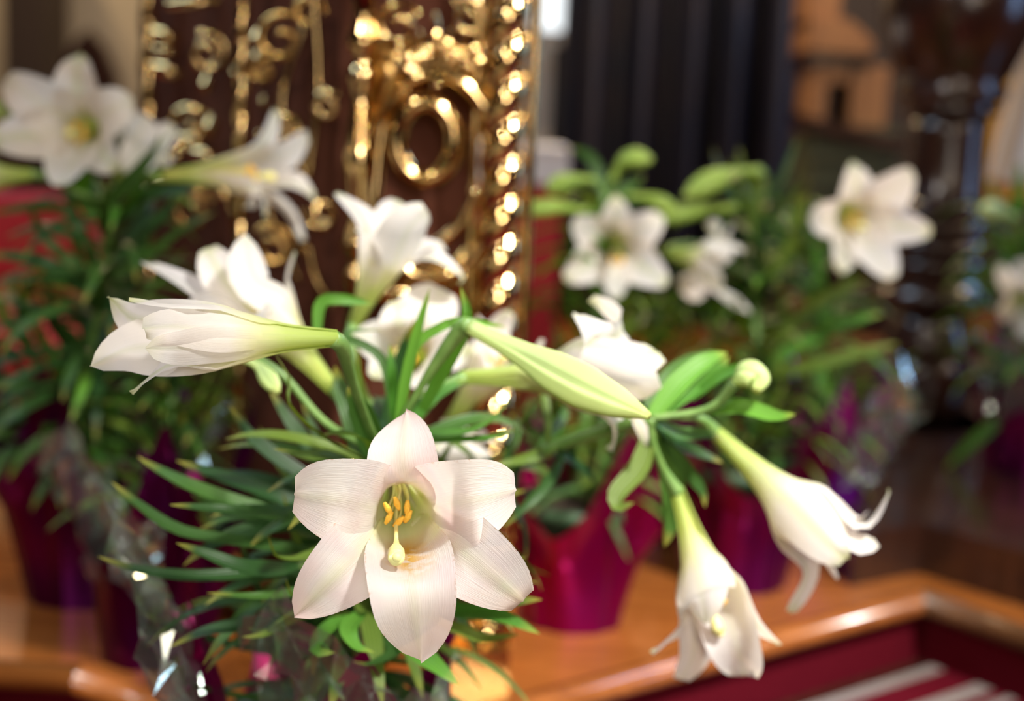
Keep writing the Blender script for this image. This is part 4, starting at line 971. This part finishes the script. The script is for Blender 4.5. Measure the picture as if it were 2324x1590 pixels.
c2 = F(1690, 1372, PLAT) + np.array([0, .10, 0])
r2p = potted('potted_lily', c2, PLAT, 'white lily in dark magenta foil with a drooping green bud before the curtain', 'foil_p', .20, .066, .092, 4, -PI / 2 + .8, 9, None, None, .45)
s2_ = [(c2[0], c2[1], PLAT + .15), P(1715, 900, 1.86), P(1715, 700, 1.88), P(1722, 430, 1.88)]
stem(r2p, s2_, (.0065, .006, .005))
flower(r2p, P(1512, 572, 1.80), P(1612, 592, 1.78), PX([(1704, 712, 1.78, dict(hw=.014)), (1690, 570, 1.76), (1610, 512, 1.80), (1545, 640, 1.76), (1640, 650, 1.74), (1650, 530, 1.82)]), [P(1715, 640, 1.88), P(1600, 560, 1.9), P(1530, 560, 1.84)], rm=.034, hw_o=.023, hw_i=.027, stamens=False, label='dim greyish bloom in shade behind the star-shaped bloom')
bud(r2p, [P(1722, 388, 1.85), P(1640, 402, 1.83), P(1552, 448, 1.81)], .0165, 'bud_g', [P(1722, 470, 1.88), P(1740, 410, 1.87)], 'green bud drooping from a bent pedicel')
bud(r2p, [P(1668, 470, 1.86), P(1580, 478, 1.84), P(1490, 500, 1.82)], .0125, 'bud_g', [P(1722, 520, 1.88), P(1695, 475, 1.87)])
whorl(r2p, s2_, 100, .02, .97, .155, ('leaf_o', 'leaf_o', 'leaf_l', 'leaf'), .1, 41)
for pts, hw_, mk in [([(1720, 560, 1.86), (1715, 470, 1.85), (1735, 400, 1.85)], .012, 'leaf_o'), ([(1730, 640, 1.86), (1800, 560, 1.84), (1815, 470, 1.83), (1835, 440, 1.82)], .012, 'leaf_o'),
                     ([(1740, 800, 1.84), (1840, 700, 1.82), (1930, 650, 1.80), (1975, 632, 1.8)], .010, 'leaf_o'), ([(1740, 830, 1.84), (1860, 760, 1.82), (1960, 720, 1.8), (2005, 712, 1.8)], .010, 'leaf_l'), ([(1740, 850, 1.84), (1850, 830, 1.8), (1960, 800, 1.78), (2040, 780, 1.78)], .010, 'leaf_o')]:
    leafp(r2p, pts, hw_, mk, roll=1.0)

c3 = F(1835, 1300, PLAT) + np.array([.02, .16, 0])
r3p = potted('potted_lily', c3, PLAT, 'white lily in shiny violet foil with clear film, nearest the newel post', 'foil_b', .20, .066, .090, 4, -PI / 2 + .2, 12, None, [(-1.2, .3)], .5, .22)
s3 = [(c3[0], c3[1], PLAT + .15), P(1850, 800, 2.05), P(1850, 620, 2.0), P(1838, 470, 1.95)]
stem(r3p, s3, (.0065, .006, .005))
flower(r3p, P(1868, 468, 1.86), P(1948, 500, 1.735), PX([
    (1935, 364, 1.74, dict(o=True, blunt=-.15, hw=0.0308, curl=0)), (2072, 388, 1.73, dict(o=False, blunt=-.15, hw=0.0411)), (2116, 526, 1.71, dict(o=True, blunt=-.15, hw=0.0335)), (2030, 632, 1.71, dict(o=False, blunt=-.15, hw=0.0377)), (1905, 618, 1.73, dict(o=True, blunt=-.15, hw=0.0316)), (1842, 490, 1.76, dict(o=False, blunt=-.15, hw=0.0360))]),
    [P(1838, 470, 1.95), P(1846, 455, 1.92), P(1858, 460, 1.89)], rm=.033, label='white bloom beside the newel post')
whorl(r3p, s3, 60, .05, .95, .15, ('leaf_o', 'leaf_l', 'leaf'), .5, 51)

c4 = np.array([V(1455, 1200, 2.02)[0], 2.02, PLAT])
r4p = potted('potted_lily', c4, PLAT, 'leafy lily without bloom in dark wine foil between the magenta pots', 'foil_p', .19, .060, .085, 4, .3, 14, None, None, .4)
s4 = [(c4[0], c4[1], PLAT + .15), P(1470, 930, 2.03), P(1480, 780, 2.05), P(1490, 680, 2.05)]
stem(r4p, s4, (.006, .005, .004)); whorl(r4p, s4, 60, .05, 1.0, .14, ('leaf', 'leaf_o', 'leaf'), .3, 61)

for pl_, cc_, mk_, sd in ((r1p, c1, ('leaf', 'leaf_o', 'leaf_l'), 91), (r2p, c2, ('leaf_o', 'leaf'), 92), (r3p, c3, ('leaf_o', 'leaf'), 93), (r4p, c4, ('leaf', 'leaf_o'), 94)):
    for k in range(3):
        a = k * 2.1 + sd; q = [(cc_[0] + .03 * math.cos(a), cc_[1] + .03 * math.sin(a), PLAT + .148), (cc_[0] + .05 * math.cos(a), cc_[1] + .05 * math.sin(a), PLAT + .19), (cc_[0] + .06 * math.cos(a), cc_[1] + .06 * math.sin(a), PLAT + .25)]
        q = [np.array(x) for x in q]; stem(pl_, q, (.004, .0035, .003)); whorl(pl_, q, 16, .15, 1.0, .10, mk_, a, sd + k * 7)

# far right lily by the flag
c5 = np.array([V(2330, 900, 2.25)[0], 2.25, PLAT + .07])
r5p = potted('potted_lily', c5, PLAT + .07, 'bright green lily on the upper step below the white and gold flag', 'foil_p', .19, .06, .088, 4, 0, 15, None, [(-2.6, -1.2)], .4)
s5 = [(c5[0], c5[1], PLAT + .2), P(2330, 850, 2.25), P(2318, 650, 2.25), P(2300, 490, 2.25)]
stem(r5p, s5, (.006, .005, .004)); whorl(r5p, s5, 80, .02, 1.0, .16, ('leaf_l',), .5, 71)
flower(r5p, P(2330, 650, 2.2), P(2318, 690, 2.12), PX([(2268, 600, 2.1), (2390, 610, 2.1), (2400, 700, 2.1), (2340, 770, 2.1), (2270, 720, 2.1), (2330, 590, 2.14)]), [P(2318, 640, 2.25), P(2325, 635, 2.24), P(2330, 642, 2.22)], stamens=False, label='white bloom below the pale bud')
bud(r5p, [P(2300, 492, 2.2), P(2260, 478, 2.15), P(2225, 482, 2.1)], .016, 'bud', [P(2318, 560, 2.25), P(2320, 510, 2.22)])
